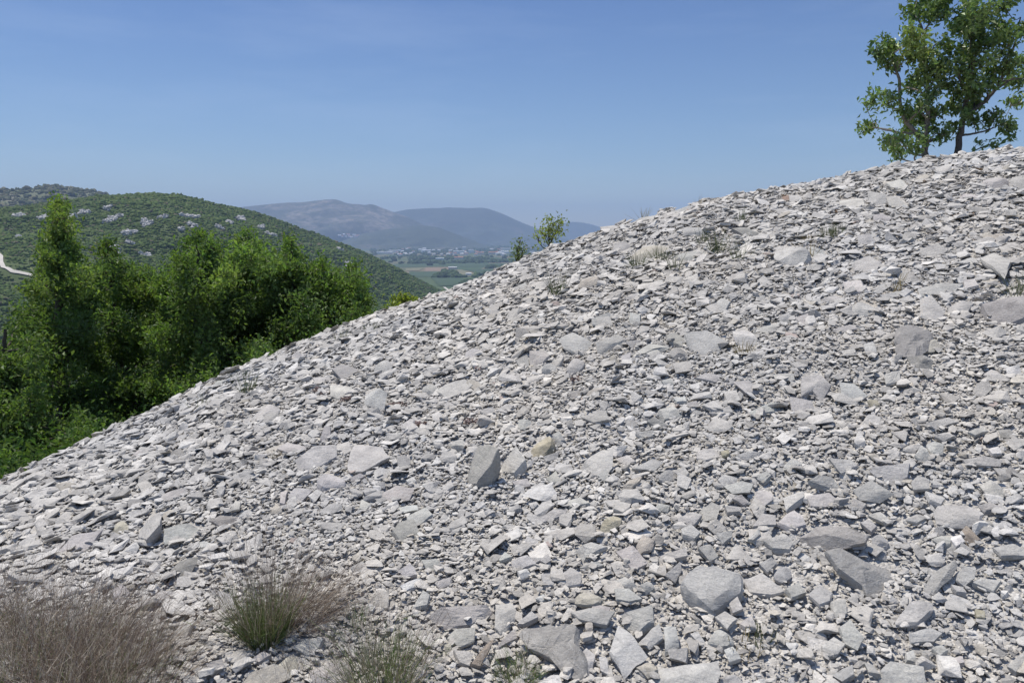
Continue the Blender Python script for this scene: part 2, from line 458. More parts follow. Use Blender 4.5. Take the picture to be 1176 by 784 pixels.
# ---- shrubs on the hills: one mass each
ICO = None
def ico():
    global ICO
    if ICO is None:
        bm = bmesh.new(); bmesh.ops.create_icosphere(bm, subdivisions=2, radius=1)
        ICO = (np.array([v.co[:] for v in bm.verts]), np.array([[v.index for v in f.verts] for f in bm.faces])); bm.free()
    return ICO

def clumps(name, P, size, tall, colours, mat, kind='stuff', rough=0.3):
    """a mass of ragged shrub clumps: each a broken ball of leafy facets"""
    bv, bf = ico()
    n = len(P)
    V = np.repeat(bv[None], n, 0) * (1 + rough * rng.standard_normal((n, len(bv), 1)).clip(-1.6, 1.6))
    V[..., 2] = np.maximum(V[..., 2], -0.35)
    a = rng.uniform(0, 6.28, n); ca, sa = np.cos(a)[:, None], np.sin(a)[:, None]
    X = V[..., 0] * ca - V[..., 1] * sa; Y = V[..., 0] * sa + V[..., 1] * ca
    S = size[:, None]
    V = np.stack([X * S, Y * S * 0.9, V[..., 2] * S * tall[:, None]], -1) + P[:, None]
    Fc = (bf[None] + (np.arange(n) * len(bv))[:, None, None]).reshape(-1, 3)
    C = np.repeat(colours[:, None], len(bv), 1) * rng.uniform(0.82, 1.18, (n, len(bv), 1))
    return tag(mesh_obj(name, V.reshape(-1, 3), Fc, mat, tint=C.reshape(-1, 3), smooth=True), kind=kind)

def green_mix(n, base, yellow, frac, spread=0.28):
    c = np.where(rng.random((n, 1)) < frac, np.array(yellow), np.array(base))
    return c * rng.uniform(1 - spread, 1 + spread, (n, 1))

M['scrub'] = leaf_material('scrub foliage', 0.12, (1.2, 1.3, 0.6), 0.8, 0.1)

# limestone outcrops on the hill (pixels of the photo: centre, width, height)
OUT = [(50, 252, 14, 10, 'pale rock streak high on the hill above the spire tree'), (20, 249, 12, 6, 'small pale outcrop near the left end of the hill'),
       (82, 249, 9, 8, 'low outcrop just right of the spire tree top'), (97, 245, 16, 7, 'broad pale outcrop between the spire tree and the hilltop'),
       (124, 239, 6, 7, 'small upright white rock high on the hill'), (127, 254, 14, 14, 'ragged white outcrop below the upright white rock'),
       (137, 248, 8, 5, 'low white ledge beside the ragged white outcrop'),
       (142, 269, 14, 16, 'slanting white rock rib in the middle of the hill'), (133, 285, 10, 14, 'lower end of the slanting white rib'),
       (153, 268, 7, 6, 'small rock right of the slanting white rib'), (150, 280, 7, 8, 'pale rock below the slanting rib among trees'),
       (170, 259, 15, 9, 'jagged white outcrop in the centre of the hill face'), (188, 250, 12, 8, 'white stepped outcrop below the hilltop'),
       (218, 250, 19, 11, 'largest white outcrop under the hill brow'), (221, 260, 10, 6, 'white ledge just below the largest outcrop'), (207, 265, 6, 4, 'small ledge at the foot of the largest outcrop'),
       (262, 256, 10, 5, 'low white ledge on the right brow of the hill'), (275, 253, 11, 5, 'pale flat ledge beside the right brow'), (252, 262, 9, 6, 'pale rocks above the tree tops on the right brow'),
       (302, 262, 9, 7, 'white outcrop on the falling right shoulder'), (312, 271, 16, 5, 'long low ledge on the falling right shoulder'),
       (402, 307, 10, 13, 'tall pale crag low on the right shoulder of the hill'), (391, 288, 5, 6, 'small pale crag on the right end of the hill'),
       (21, 273, 5, 9, 'thin pale rock streak above the white road'), (168, 295, 12, 7, 'low pale rocks behind the tree tops'), (345, 300, 9, 7, 'pale rocks behind the rightmost tall tree')]
M['outcrop'] = limestone_far = None
def outcrop_mat():
    k = NT('weathered outcrop')
    c = k.ramp(k.noise(0.35, 6, rough=0.7), [(0.3, (0.30, 0.295, 0.28)), (0.6, (0.48, 0.47, 0.45)), (0.8, (0.56, 0.55, 0.53))])
    return k.done(c, 0.95)
M['outcrop'] = outcrop_mat()
out_xy = []
for u, v, w, h, lab in OUT:
    p = cast(u, v, hill_z, 450, 2000, 1600)
    dist = math.hypot(p[0], p[1]); px = dist / F
    V, Fc = [], []
    bv, bf = ico()
    nk = int(8 + w * h / 7)
    got = []
    for k in range(nk):
        s = px * rng.uniform(1.0, 1.9)
        if not got: q = p.copy()
        else:
            g, gs = got[rng.integers(0, len(got))]
            st = rng.standard_normal(2) * np.array([w, h * 0.8 + 1]) / max(w, h); st *= 0.85 * (s + gs) / (np.linalg.norm(st) + 1e-6)
            x_, y_ = g[0] + st[0], g[1] + st[1] * 1.6
            q = np.array([x_, y_, float(hill_z(x_, y_))])
            uu, vv = to_pixel(q)
            if abs(uu - u) > w * 0.55 or abs(vv - v) > h * 0.6: continue
        got.append((q, s))
        b = bv * (1 + 0.3 * rng.standard_normal((len(bv), 1))) * np.array([s * 1.3, s * 1.3, s * 1.1]) 
        o = len(V) * 0 + sum(len(x) for x in V)
        V.append(b + q + np.array([0, 0, s * 0.8])); Fc.append(bf + o); out_xy.append((q[0], q[1], s * 1.5))
    if not V: continue
    tag(mesh_obj('rock_outcrop', np.concatenate(V), np.concatenate(Fc), M['outcrop'], loc=p), lab, 'rock outcrop', 'pale outcrops on the green hill')
out_xy = np.array(out_xy)

def hill_scrub():
    n = 66000
    a = rng.uniform(HA[0] + 0.12, HA[-1], n * 2)
    Dv = np.interp(a, HA, HD)
    t = np.sqrt(rng.uniform(0.42 ** 2, 1.04 ** 2, n * 2))
    r = t * Dv; x, y = np.sin(a) * r, np.cos(a) * r
    z = hill_z(x, y)
    dens = fbm(x / 70, y / 70, 91, 4)
    keep = (z > PLAIN + 1) & (dens > -0.42 + 0.25 * rng.standard_normal(len(x)))
    P = np.stack([x, y, z], -1)[keep][:n]
    # the road and the outcrops stay clear
    ok = np.ones(len(P), bool)
    for q in track_xy[::2]: ok &= np.hypot(P[:, 0] - q[0], P[:, 1] - q[1]) > 6.5
    for q in out_xy: ok &= ~((np.abs(P[:, 0] - q[0]) < q[2] * 0.95) & (P[:, 1] < q[1] + q[2]) & (P[:, 1] > q[1] - q[2] * 2.2))
    P = P[ok]; n = len(P)
    s = rng.gamma(9, 0.2, n) * np.interp(np.hypot(P[:, 0], P[:, 1]), [500, 1300], [0.8, 1.1])
    big = 0.5 + 0.5 * fbm(P[:, 0] / 160, P[:, 1] / 160, 55, 3)[:, None]
    C = green_mix(n, (0.066, 0.106, 0.027), (0.092, 0.126, 0.036), 0.3, 0.09) * (0.72 + 0.5 * big) * (1 + 0.12 * fbm(P[:, 0] / 45, P[:, 1] / 45, 58, 3)[:, None])
    C[rng.random(n) < 0.05] = (0.12, 0.11, 0.07)
    clumps('hill_scrub', P, s, rng.uniform(0.6, 1.0, n), C, M['scrub'])
    n2 = 9000
    a = rng.uniform(BA[0] + 0.1, BA[-1], n2); Dv = np.interp(a, BA, BD); r = np.sqrt(rng.uniform(0.66 ** 2, 1.02 ** 2, n2)) * Dv
    x, y = np.sin(a) * r, np.cos(a) * r; z = back_z(x, y)
    clumps('far_scrub', np.stack([x, y, z], -1), rng.gamma(5, 0.9, n2), rng.uniform(0.7, 1.0, n2), green_mix(n2, (0.075, 0.09, 0.045), (0.12, 0.118, 0.07), 0.4), M['scrub'])
hill_scrub()

# ---- valley: tree belts and the town
def valley_trees():
    P = []
    for _ in range(1500):
        u = rng.uniform(425, 640); v = 281 + rng.gamma(2.2, 3.2)
        if v > 330: continue
        if 301.5 < v < 330 and rng.random() < 0.8: continue
        P.append(on_plain(u, v))
    for (u0, v0, u1, v1, n) in ((508, 314, 524, 316, 60), (470, 302.5, 600, 300.5, 260), (560, 308, 610, 307, 90), (500, 318.5, 560, 318, 60), (530, 327, 575, 320, 60), (470, 297, 560, 297.5, 200)):
        for k in range(n):
            s = rng.random(); P.append(on_plain(u0 + (u1 - u0) * s, v0 + (v1 - v0) * s + rng.normal(0, 0.35)))
    P = np.array(P); pu, pv = to_pixel(P)
    ok = np.ones(len(P), bool)
    for b in BIG: ok &= ~((np.abs(pu - b[0]) < 4 + b[2] * 0.05) & (pv > b[1] - 0.6) & (pv < b[1] + 3))
    P = P[ok]; n = len(P)
    clumps('valley_woods', P, rng.uniform(7, 15, n), rng.uniform(0.6, 1.0, n), green_mix(n, (0.035, 0.06, 0.025), (0.06, 0.09, 0.035), 0.25), M['scrub'])

M['render_w'] = flat_mat('white render', (0.78, 0.76, 0.72), 0.02, 0.06)
M['render_c'] = flat_mat('cream render', (0.62, 0.56, 0.46), 0.02, 0.08)
M['tiles'] = flat_mat('clay roof tiles', (0.36, 0.17, 0.11), 0.05, 0.2)
M['sheetroof'] = flat_mat('pale sheet roof', (0.62, 0.63, 0.64), 0.02, 0.06)
def house(name, p, L, Wd, h, rh, rot, wall, roof, label, group, cat='house'):
    x, y = L / 2, Wd / 2
    wv = np.array([(-x, -y, 0), (x, -y, 0), (x, y, 0), (-x, y, 0), (-x, -y, h), (x, -y, h), (x, y, h), (-x, y, h), (-x, 0, h + rh), (x, 0, h + rh)])
    wf = [(0, 1, 5, 4), (1, 2, 6, 9, 5), (2, 3, 7, 6), (3, 0, 4, 8, 7)]
    e = 0.4
    rv = np.array([(-x - e, -y - e, h - 0.1), (x + e, -y - e, h - 0.1), (x + e, 0, h + rh + 0.25), (-x - e, 0, h + rh + 0.25), (x + e, y + e, h - 0.1), (-x - e, y + e, h - 0.1)])
    rv = np.concatenate([rv, rv + np.array([0, 0, 0.35])])
    rf = [(0, 1, 2, 3), (3, 2, 4, 5), (6, 9, 8, 7), (9, 11, 10, 8), (0, 6, 7, 1), (5, 4, 10, 11), (0, 3, 9, 6), (3, 5, 11, 9), (1, 7, 8, 2), (2, 8, 10, 4)]
    c, s = math.cos(rot), math.sin(rot); R = np.array([[c, -s, 0], [s, c, 0], [0, 0, 1]])
    root = empty(name, p); tag(root, label, cat, group)
    mesh_obj('wall', wv @ R.T + p, wf, M[wall], root, p)
    mesh_obj('roof', rv @ R.T + p, rf, M[roof], root, p)
    return root
# named larger buildings, then the scatter of the town
BIG = [(527, 291.5, 62, 22, 14, 'white', 'large white block at the middle of the valley town'), (533, 289.5, 20, 18, 26, 'white', 'tall white block behind the large white one in town'),
       (541, 290.5, 30, 20, 16, 'white', 'white block right of the tall one in town'), (442, 291.5, 90, 26, 10, 'white', 'long white hall at the town edge beside the green hill'),
       (452, 289.5, 60, 22, 9, 'white', 'second white hall behind the long one by the green hill'), (583, 287, 100, 26, 9, 'white', 'long white hall at the far right of the town'),
       (581, 291, 60, 22, 9, 'white', 'white hall below the long hall at the right of town'), (551, 292.5, 44, 20, 10, 'cream', 'cream building with red roof right of the white blocks'),
       (566, 292.2, 50, 20, 10, 'cream', 'wide red roofed building between white blocks and right hall'), (505, 298.5, 34, 14, 7, 'white', 'lone white farm building on the green fields'),
       (527, 298, 40, 14, 8, 'cream', 'red roofed farm beside the green crop strip'), (520, 309.5, 26, 12, 6, 'cream', 'pale barn by the round dark copse'), (538, 316.5, 14, 10, 5, 'white', 'small white shed on the stubble field'),
       (468, 281, 40, 18, 12, 'white', 'white pair of blocks on the town rise behind'), (486, 287.5, 40, 18, 9, 'white', 'pale hall left of the large white block')]
for u, v, L, Wd, h, c, lab in BIG:
    p = on_plain(u, v); red = 'red' in lab
    house('building', p, L * 1.25, Wd, h * 1.5, 3.5 if red else 1.2, rng.uniform(-0.25, 0.25), 'render_w' if c == 'white' else 'render_c', 'tiles' if red else 'sheetroof', lab, 'larger buildings of the valley town', 'building')
valley_trees()
for k in range(60):
    u = rng.uniform(455, 612); v = rng.choice([286.5, 288.5, 290.5, 292.5, 294]) + rng.normal(0, 0.8)
    house('house', on_plain(u, v), rng.uniform(16, 34), rng.uniform(11, 16), rng.uniform(9, 15), rng.uniform(2, 4), rng.uniform(-0.8, 0.8), rng.choice(['render_w', 'render_w', 'render_c']), rng.choice(['tiles', 'sheetroof', 'sheetroof']),
          'tiny pale house among the trees of the far town', 'houses of the far town')
fz_pts = [(390, 271), (393, 272), (397, 272.5), (401, 272), (404, 273), (409, 272.5), (395, 270), (400, 270), (407, 270.5), (411, 271)]
for i, (u, v) in enumerate(fz_pts):
    p = cast(u, v, lambda x, y: np.maximum(mount_z(x, y), foot_z(x, y)), 7000, 11000, 900)
    house('hillside_house', p - np.array([0, 0, 3.]), rng.uniform(22, 40), 16, 13, 4, rng.uniform(-0.5, 0.5), 'render_w', 'tiles' if i % 2 else 'sheetroof',
          'tiny white house in the cluster where the mountain meets the green hill', 'houses of the hill village')
# ------------------------------------------------------------------ trees and plants
def tube(path, rad, sides=6):
    """path (n,3), rad (n) -> verts, quads"""
    p = np.asarray(path, float); n = len(p)
    d = np.gradient(p, axis=0); d /= np.linalg.norm(d, axis=1, keepdims=True) + 1e-9
    ref = np.where(np.abs(d[:, 2:3]) > 0.9, np.array([[1., 0, 0]]), np.array([[0, 0, 1.]]))
    a = np.cross(d, ref); a /= np.linalg.norm(a, axis=1, keepdims=True) + 1e-9
    b = np.cross(d, a)
    th = np.linspace(0, 2 * np.pi, sides, endpoint=False)
    V = p[:, None] + (a[:, None] * np.cos(th)[None, :, None] + b[:, None] * np.sin(th)[None, :, None]) * np.asarray(rad)[:, None, None]
    i = np.arange(n - 1)[:, None] * sides; j = np.arange(sides)[None]; k = (j + 1) % sides
    Fc = np.stack([i + j, i + k, i + sides + k, i + sides + j], -1).reshape(-1, 4)
    return V.reshape(-1, 3), Fc

def join(parts):
    V, Fc, o = [], [], 0
    for v, f in parts:
        V.append(v); Fc.append(f + o); o += len(v)
    return np.concatenate(V), np.concatenate(Fc)

def limb(a, b, r0, r1, wob=0.08, n=7, sag=0.0):
    a, b = np.asarray(a, float), np.asarray(b, float)
    t = np.linspace(0, 1, n)[:, None]; L = np.linalg.norm(b - a)
    p = a + (b - a) * t
    k = np.sin(np.pi * t)
    p = p + k * rng.standard_normal(3) * wob * L + np.sin(2 * np.pi * t) * rng.standard_normal(3) * wob * 0.5 * L
    p[:, 2] += (k[:, 0]) * sag * L
    return p, r0 + (r1 - r0) * np.linspace(0, 1, n)

def leaves(P, size, up=0.45, width=0.5, fold=0.25):
    """one folded diamond leaf per point: verts (4n,3), tris (2n,3)"""
    n = len(P)
    N = rng.standard_normal((n, 3)) + np.array([0, 0, up * 2]); N /= np.linalg.norm(N, axis=1, keepdims=True)
    A = rng.standard_normal((n, 3)); A -= N * (A * N).sum(1, keepdims=True); A /= np.linalg.norm(A, axis=1, keepdims=True)
    A[:, 2] -= 0.25
    B = np.cross(N, A)
    s = (size * rng.uniform(0.65, 1.25, n))[:, None]
    w = s * width
    base, tip = P - A * s * 0.5, P + A * s * 0.5 - N * s * 0.12
    l, r = P + B * w * 0.5 + N * s * fold * 0.5, P - B * w * 0.5 + N * s * fold * 0.5
    V = np.stack([base, l, tip, r], 1).reshape(-1, 3)
    i = np.arange(n)[:, None] * 4
    return V, np.stack([np.concatenate([i, i + 1, i + 2], 1), np.concatenate([i, i + 2, i + 3], 1)], 1).reshape(-1, 3)

def tree(name, label, group, stems, blobs, dist, leaf, dens, cols, bark_c, mat='leaf', depth=1.0, cat='tree', tw=0.0, spread=1.0):
    """stems: list of pixel polylines [(u, v, radius m)...] at distance dist (m along y); blobs: (u, v, r px[, dy])"""
    def at(u, v, y): d = ray(u, v); return d * (y / d[1])
    px = dist / F
    wood = []; S = []
    for st in stems:
        P = []
        for k, q in enumerate(st):
            dy = q[3] if len(q) > 3 else 0
            P.append(at(q[0], q[1], dist + dy))
        P = np.array(P); rr = np.array([q[2] for q in st])
        if st is stems[0]:
            P[0][2] = float(ground(P[0][0], P[0][1])) - 0.25
        n = len(P); tt = np.linspace(0, n - 1, (n - 1) * 7 + 1)
        Q = np.stack([np.interp(tt, np.arange(n), P[:, i]) for i in range(3)], 1)
        if n > 2:
            for i in range(3):
                e = np.pad(Q[:, i], 3, mode='edge'); Q[1:-1, i] = np.convolve(e, np.ones(7) / 7, 'valid')[1:-1]
        R = np.interp(tt, np.arange(n), rr)
        Q[1:-1] += rng.standard_normal((len(Q) - 2, 3)) * R[1:-1, None] * 0.22
        wood.append(tube(Q, R, 9)); S.append((Q, R))
    SQ = np.concatenate([q for q, _ in S]); SR = np.concatenate([r for _, r in S])
    LP, LC = [], []
    for bl in blobs:
        u, v, r = bl[:3]; R = r * px
        dy = bl[3] if len(bl) > 3 else rng.normal(0, 0.55 * depth)
        c = at(u, v, dist + dy)
        cand = np.linalg.norm(SQ - c, axis=1) + np.maximum(0, SQ[:, 2] - c[2] + 0.2) * 1.2
        k = int(np.argmin(cand)); r0 = min(SR[k] * 0.6, 0.012 + 0.035 * R)
        p, rad = limb(SQ[k], c, r0, 0.006, min(0.10, 0.06 / (np.linalg.norm(SQ[k] - c) + 0.1)), 8, 0.03); wood.append(tube(p, rad, 6))
        tips = []
        nt = int(5 + 8 * R)
        for _ in range(nt):
            d = rng.standard_normal(3); d[2] = d[2] * 0.8 + 0.15; d /= np.linalg.norm(d)
            e = c + d * R * rng.uniform(0.55, 1.0)
            q, rad = limb(p[rng.integers(4, 8)], e, 0.006 + 0.004 * R, 0.002, 0.10, 5); wood.append(tube(q, rad, 4)); tips.append(q)
        T = np.concatenate([q[1:] for q in tips])
        nl = int(dens * 5.6 * R ** 1.5)
        i = rng.integers(0, len(T), nl)
        pts = T[i] + rng.standard_normal((nl, 3)) * (0.10 + 0.16 * R) * spread
        LP.append(pts)
        base = cols[0] if rng.random() < 0.6 else cols[rng.integers(0, len(cols))]
        LC.append(np.array(base) * rng.uniform(0.8, 1.2) * rng.uniform(0.72, 1.3, (nl, 1)) * rng.uniform(0.93, 1.07, (nl, 3)))
    root_p = S[0][0][0] + np.array([0, 0, 0.25])
    root = empty(name, root_p); tag(root, label, cat, group)
    V, Fc = join(wood)
    mesh_obj('trunk', V, Fc, M['bark'], root, root_p, tint=np.tile(bark_c, (len(V), 1)), smooth=True)
    P = np.concatenate(LP); C = np.concatenate(LC)
    V, Fc = leaves(P, leaf)
    mesh_obj('crown', V, Fc, M[mat], root, root_p, tint=np.repeat(C, 4, 0))
    return len(P)

def cr(lst, k=3.411, du=930, dv=0): return [(x / k + du, y / k + dv, r / k * 1.0) for x, y, r in lst]
OAK = [(0.15, 0.22, 0.075), (0.12, 0.185, 0.07), (0.19, 0.255, 0.085)]
nl = 0
nl += tree('oak_tree', 'smaller oak on the scree crest with short pale trunk and low spreading limb', 'two oaks on the crest',
     [[(1062, 186, 0.062), (1063, 172, 0.055), (1063, 161, 0.05)], [(1063, 161, 0.045), (1052, 153, 0.04), (1033, 131, 0.03), (1034, 90, 0.024), (1018, 58, 0.014)],
      [(1063, 161, 0.045), (1066, 130, 0.035), (1064, 85, 0.03), (1062, 40, 0.02), (1050, 10, 0.012)], [(1052, 154, 0.02), (1030, 152, 0.016), (1003, 146, 0.008)],
      [(1063, 162, 0.03), (1078, 160, 0.02), (1092, 152, 0.01)]],
     cr([(290, 190, 62), (265, 215, 42), (300, 240, 38), (255, 375, 42), (300, 390, 42), (232, 505, 44), (300, 560, 40), (345, 590, 30), (400, 570, 36), (380, 480, 52), (440, 470, 45),
         (470, 280, 66), (440, 180, 56), (410, 130, 56), (400, 50, 60), (395, 350, 45), (500, 520, 42), (345, 240, 26), (480, 390, 42), (520, 250, 55), (530, 330, 46), (540, 180, 46), (470, 60, 56), (430, 300, 46), (370, 440, 40), (420, 420, 42), (330, 540, 36), (500, 440, 40), (410, 210, 40), (520, 40, 55), (440, -30, 60), (460, 230, 40), (430, 540, 30)]),
     13.75, 0.095, 300, OAK, (0.23, 0.205, 0.175), 'leaf_grey', 0.8, spread=0.45)
nl += tree('oak_tree', 'taller oak on the scree crest with leaning dark trunk and open crown', 'two oaks on the crest',
     [[(1093, 184, 0.062), (1101, 160, 0.052), (1107, 132, 0.044)], [(1107, 132, 0.045), (1112, 96, 0.036), (1118, 70, 0.028), (1112, 30, 0.018), (1106, -20, 0.012)],
      [(1106, 134, 0.04), (1136, 114, 0.03), (1150, 92, 0.026), (1164, 58, 0.018), (1172, 20, 0.01)], [(1103, 156, 0.02), (1128, 152, 0.014), (1152, 142, 0.007)],
      [(1118, 70, 0.02), (1132, 30, 0.016), (1140, -30, 0.01)]],
     cr([(600, 60, 72), (560, 120, 46), (680, 20, 68), (640, 130, 52), (700, 150, 56), (590, 370, 52), (620, 240, 46), (650, 310, 38), (640, 400, 46), (700, 330, 40), (720, 280, 38),
         (800, 150, 56), (800, 330, 52), (830, 240, 46), (780, 210, 28), (720, 465, 50), (775, 500, 40), (722, 562, 20), (560, 430, 40), (580, 270, 36), (690, 230, 36), (750, 20, 58),
         (600, -60, 80), (500, -60, 70), (700, -60, 70), (880, 120, 60), (880, 300, 52), (610, 300, 42), (660, 80, 56), (740, 100, 48), (640, 480, 32), (590, 200, 48), (660, 200, 44), (640, 350, 40), (760, 270, 36), (620, 450, 36), (560, 500, 26), (800, 400, 34)]),
     13.6, 0.095, 300, OAK, (0.12, 0.105, 0.09), 'leaf_grey', 0.8, spread=0.45)

GR = [(0.135, 0.20, 0.062), (0.11, 0.17, 0.058), (0.17, 0.23, 0.07), (0.12, 0.182, 0.066)]
def fill(u0, u1, top, bot, n, r0, r1):
    """crown clumps between two pixel outlines"""
    out = []
    for _ in range(n):
        u = rng.uniform(u0, u1); a = np.interp(u, [p[0] for p in top], [p[1] for p in top]); b = np.interp(u, [p[0] for p in bot], [p[1] for p in bot])
        r = rng.uniform(r0, r1)
        if b - a > 1: out.append((u, a + r * 0.7 + (b - a - r * 0.7) * rng.random() ** 0.9, r))
    return out
EDGE = [(-80, 620), (0, 575), (60, 545), (100, 528), (150, 502), (200, 478), (245, 452), (300, 430), (350, 410), (400, 390), (450, 370)]
TOP = [(-80, 372), (0, 366), (20, 348), (40, 322), (50, 302), (60, 262), (68, 240), (76, 262), (88, 292), (104, 302), (123, 280), (140, 288), (158, 296), (178, 304), (196, 290), (214, 275), (230, 265), (250, 276),
       (262, 286), (280, 265), (300, 275), (318, 297), (335, 276), (350, 300), (366, 303), (386, 312), (400, 308), (420, 330), (436, 362)]
def mass(u0, u1, n, r0, r1, skew=1.0):
    return fill(u0, u1, TOP, EDGE, n, r0, r1)
DK = (0.075, 0.065, 0.05)
G1 = 'broadleaf trees below the scree edge'
trees = [
 ('tallest tree beyond the scree edge with narrow spire top above the others', 14.0,
  [[(72, 560, 0.13), (72, 470, 0.11), (68, 380, 0.08), (67, 300, 0.045), (68, 232, 0.015)]],
  [(68, 236, 8), (66, 248, 9), (71, 262, 11), (63, 270, 11), (68, 290, 14), (68, 308, 16), (68, 231, 7), (67, 243, 9), (66, 256, 10), (70, 268, 12), (60, 282, 14), (74, 284, 14), (64, 298, 16), (78, 300, 15), (88, 290, 10), (52, 300, 12), (56, 318, 17), (80, 318, 16), (68, 330, 20), (44, 334, 13), (92, 330, 14), (40, 356, 18), (66, 360, 24), (94, 360, 18)]
  + mass(22, 112, 50, 14, 27)),
 ('broad low tree at the far left end of the tree row', 12.0,
  [[(8, 600, 0.10), (8, 500, 0.08), (4, 420, 0.05), (6, 378, 0.02)]],
  mass(-60, 42, 46, 15, 25)),
 ('loose crowned tree with visible thin stem beside the spire tree', 15.5,
  [[(140, 520, 0.10), (138, 430, 0.08), (132, 360, 0.05), (124, 300, 0.02), (123, 275, 0.008)], [(138, 420, 0.04), (152, 370, 0.03), (163, 320, 0.012)]],
  [(123, 280, 9), (119, 295, 12), (131, 300, 11), (116, 318, 15), (136, 322, 15), (150, 312, 11), (163, 315, 12), (168, 335, 14), (124, 345, 17), (150, 345, 16), (110, 345, 14), (172, 360, 15), (183, 380, 14), (128, 372, 18), (155, 376, 18)]
  + mass(98, 190, 54, 14, 25)),
 ('full rounded tree in the middle of the tree row', 14.0,
  [[(232, 500, 0.13), (230, 420, 0.10), (226, 350, 0.07), (228, 290, 0.02)], [(230, 420, 0.05), (250, 350, 0.03), (256, 300, 0.012)]],
  [(228, 272, 11), (216, 282, 13), (240, 282, 13), (206, 300, 15), (250, 290, 13), (228, 300, 18), (246, 312, 18), (208, 322, 18), (228, 332, 20), (196, 345, 17), (252, 340, 18), (214, 356, 20), (240, 364, 20), (190, 370, 16), (262, 318, 13), (201, 404, 17), (188, 400, 17), (214, 410, 17), (202, 424, 18), (228, 400, 18), (180, 420, 17)]
  + mass(184, 270, 56, 14, 26)),
 ('bright leaved tree with a pointed top right of the rounded tree', 15.0,
  [[(286, 470, 0.11), (284, 400, 0.09), (281, 330, 0.05), (282, 270, 0.012)]],
  [(282, 268, 9), (277, 280, 12), (290, 284, 12), (270, 298, 14), (285, 304, 16), (300, 302, 13), (268, 322, 16), (290, 328, 18), (308, 322, 12), (275, 350, 18), (300, 352, 18), (284, 374, 19), (262, 372, 14)]
  + mass(254, 322, 44, 13, 23)),
 ('tree with a thin pointed leader near the right end of the row', 14.5,
  [[(330, 450, 0.11), (332, 390, 0.09), (334, 330, 0.05), (335, 274, 0.01)]],
  [(335, 272, 6), (334, 282, 9), (328, 294, 11), (341, 294, 11), (320, 308, 13), (335, 310, 15), (350, 312, 13), (318, 330, 14), (340, 332, 17), (356, 334, 13), (326, 354, 16), (348, 356, 17), (334, 376, 17), (360, 372, 14)]
  + mass(308, 370, 36, 12, 21)),
 ('smaller dense tree between the pointed tree and the row end', 16.0,
  [[(378, 430, 0.09), (378, 380, 0.07), (374, 330, 0.03), (370, 305, 0.012)]],
  [(370, 306, 10), (362, 316, 12), (378, 318, 12), (388, 326, 12), (366, 334, 14), (384, 344, 15), (372, 356, 16), (394, 352, 12), (380, 372, 14)] + mass(352, 404, 22, 11, 17)),
 ('last tree at the right end of the row above the scree edge', 15.0,
  [[(408, 420, 0.08), (408, 375, 0.06), (405, 335, 0.03), (404, 308, 0.01)]],
  [(404, 309, 8), (398, 320, 10), (411, 320, 10), (403, 332, 12), (417, 331, 9), (398, 346, 12), (413, 346, 12), (424, 344, 7), (406, 360, 12), (420, 360, 10), (428, 366, 7)] + mass(396, 434, 12, 8, 13)),
 ('low bushy tree behind the scree edge below the loose crowned tree', 13.8,
  [[(150, 560, 0.08), (152, 500, 0.06), (156, 440, 0.03)]], fill(100, 205, [(100, 448), (150, 425), (205, 425)], EDGE, 24, 15, 24)),
 ('dark bushy tree in front of the rounded tree by the scree edge', 13.6,
  [[(255, 500, 0.07), (256, 440, 0.05), (262, 400, 0.02)]], fill(205, 310, [(205, 420), (262, 392), (310, 395)], EDGE, 22, 13, 22)),
 ('low leafy tree at the lower left corner of the tree row', 11.8,
  [[(28, 640, 0.07), (30, 570, 0.05), (34, 490, 0.02)]], fill(-60, 100, [(-60, 470), (30, 462), (100, 470)], EDGE, 34, 15, 26)),
]
for lab, dist, stems, blobs in trees:
    nl += tree('broadleaf_tree', lab, G1, stems, blobs, max(dist, 12.0) if 'lower left' not in lab else dist, 0.076, 560, GR[:2] if lab.startswith(('low ', 'dark')) else GR, DK, 'leaf', 1.6, spread=0.58)
# shrubs and saplings by the crest
YG = [(0.22, 0.26, 0.06), (0.17, 0.22, 0.055)]
nl += tree('leafy_bush', 'yellow green bush beyond the scree edge between tree row and valley', None, [[(465, 385, 0.03), (464, 365, 0.02), (463, 345, 0.008)]],
     [(455, 346, 9), (467, 343, 9), (480, 350, 8), (460, 358, 10), (474, 358, 9), (488, 354, 5), (448, 360, 8)], 13.0, 0.07, 700, YG, DK, 'leaf', 0.3, 'bush', spread=0.4)
nl += tree('sapling', 'yellow green sapling rising above the pale slab on the skyline', None, [[(632, 292, 0.014), (631, 278, 0.011), (630, 262, 0.006)], [(631, 276, 0.008), (638, 264, 0.005), (642, 258, 0.003)]],
     [(630, 263, 6), (639, 255, 4), (636, 259, 5), (622, 268, 4), (641, 264, 4), (628, 271, 5), (642, 258, 3), (618, 274, 3), (635, 274, 4)], 12.4, 0.05, 700, [(0.22, 0.25, 0.085), (0.17, 0.21, 0.07)], DK, 'leaf', 0.22, 'sapling', spread=0.85)
nl += tree('sapling', 'thin dark sapling below the skyline slab beside the valley view', None, [[(596, 300, 0.012), (596, 288, 0.008), (597, 276, 0.004)]],
     [(597, 277, 4), (595, 284, 5), (601, 287, 5), (594, 292, 5), (600, 294, 5)], 12.2, 0.045, 620, [(0.15, 0.19, 0.085), (0.12, 0.16, 0.075)], DK, 'leaf', 0.12, 'sapling', spread=0.5)

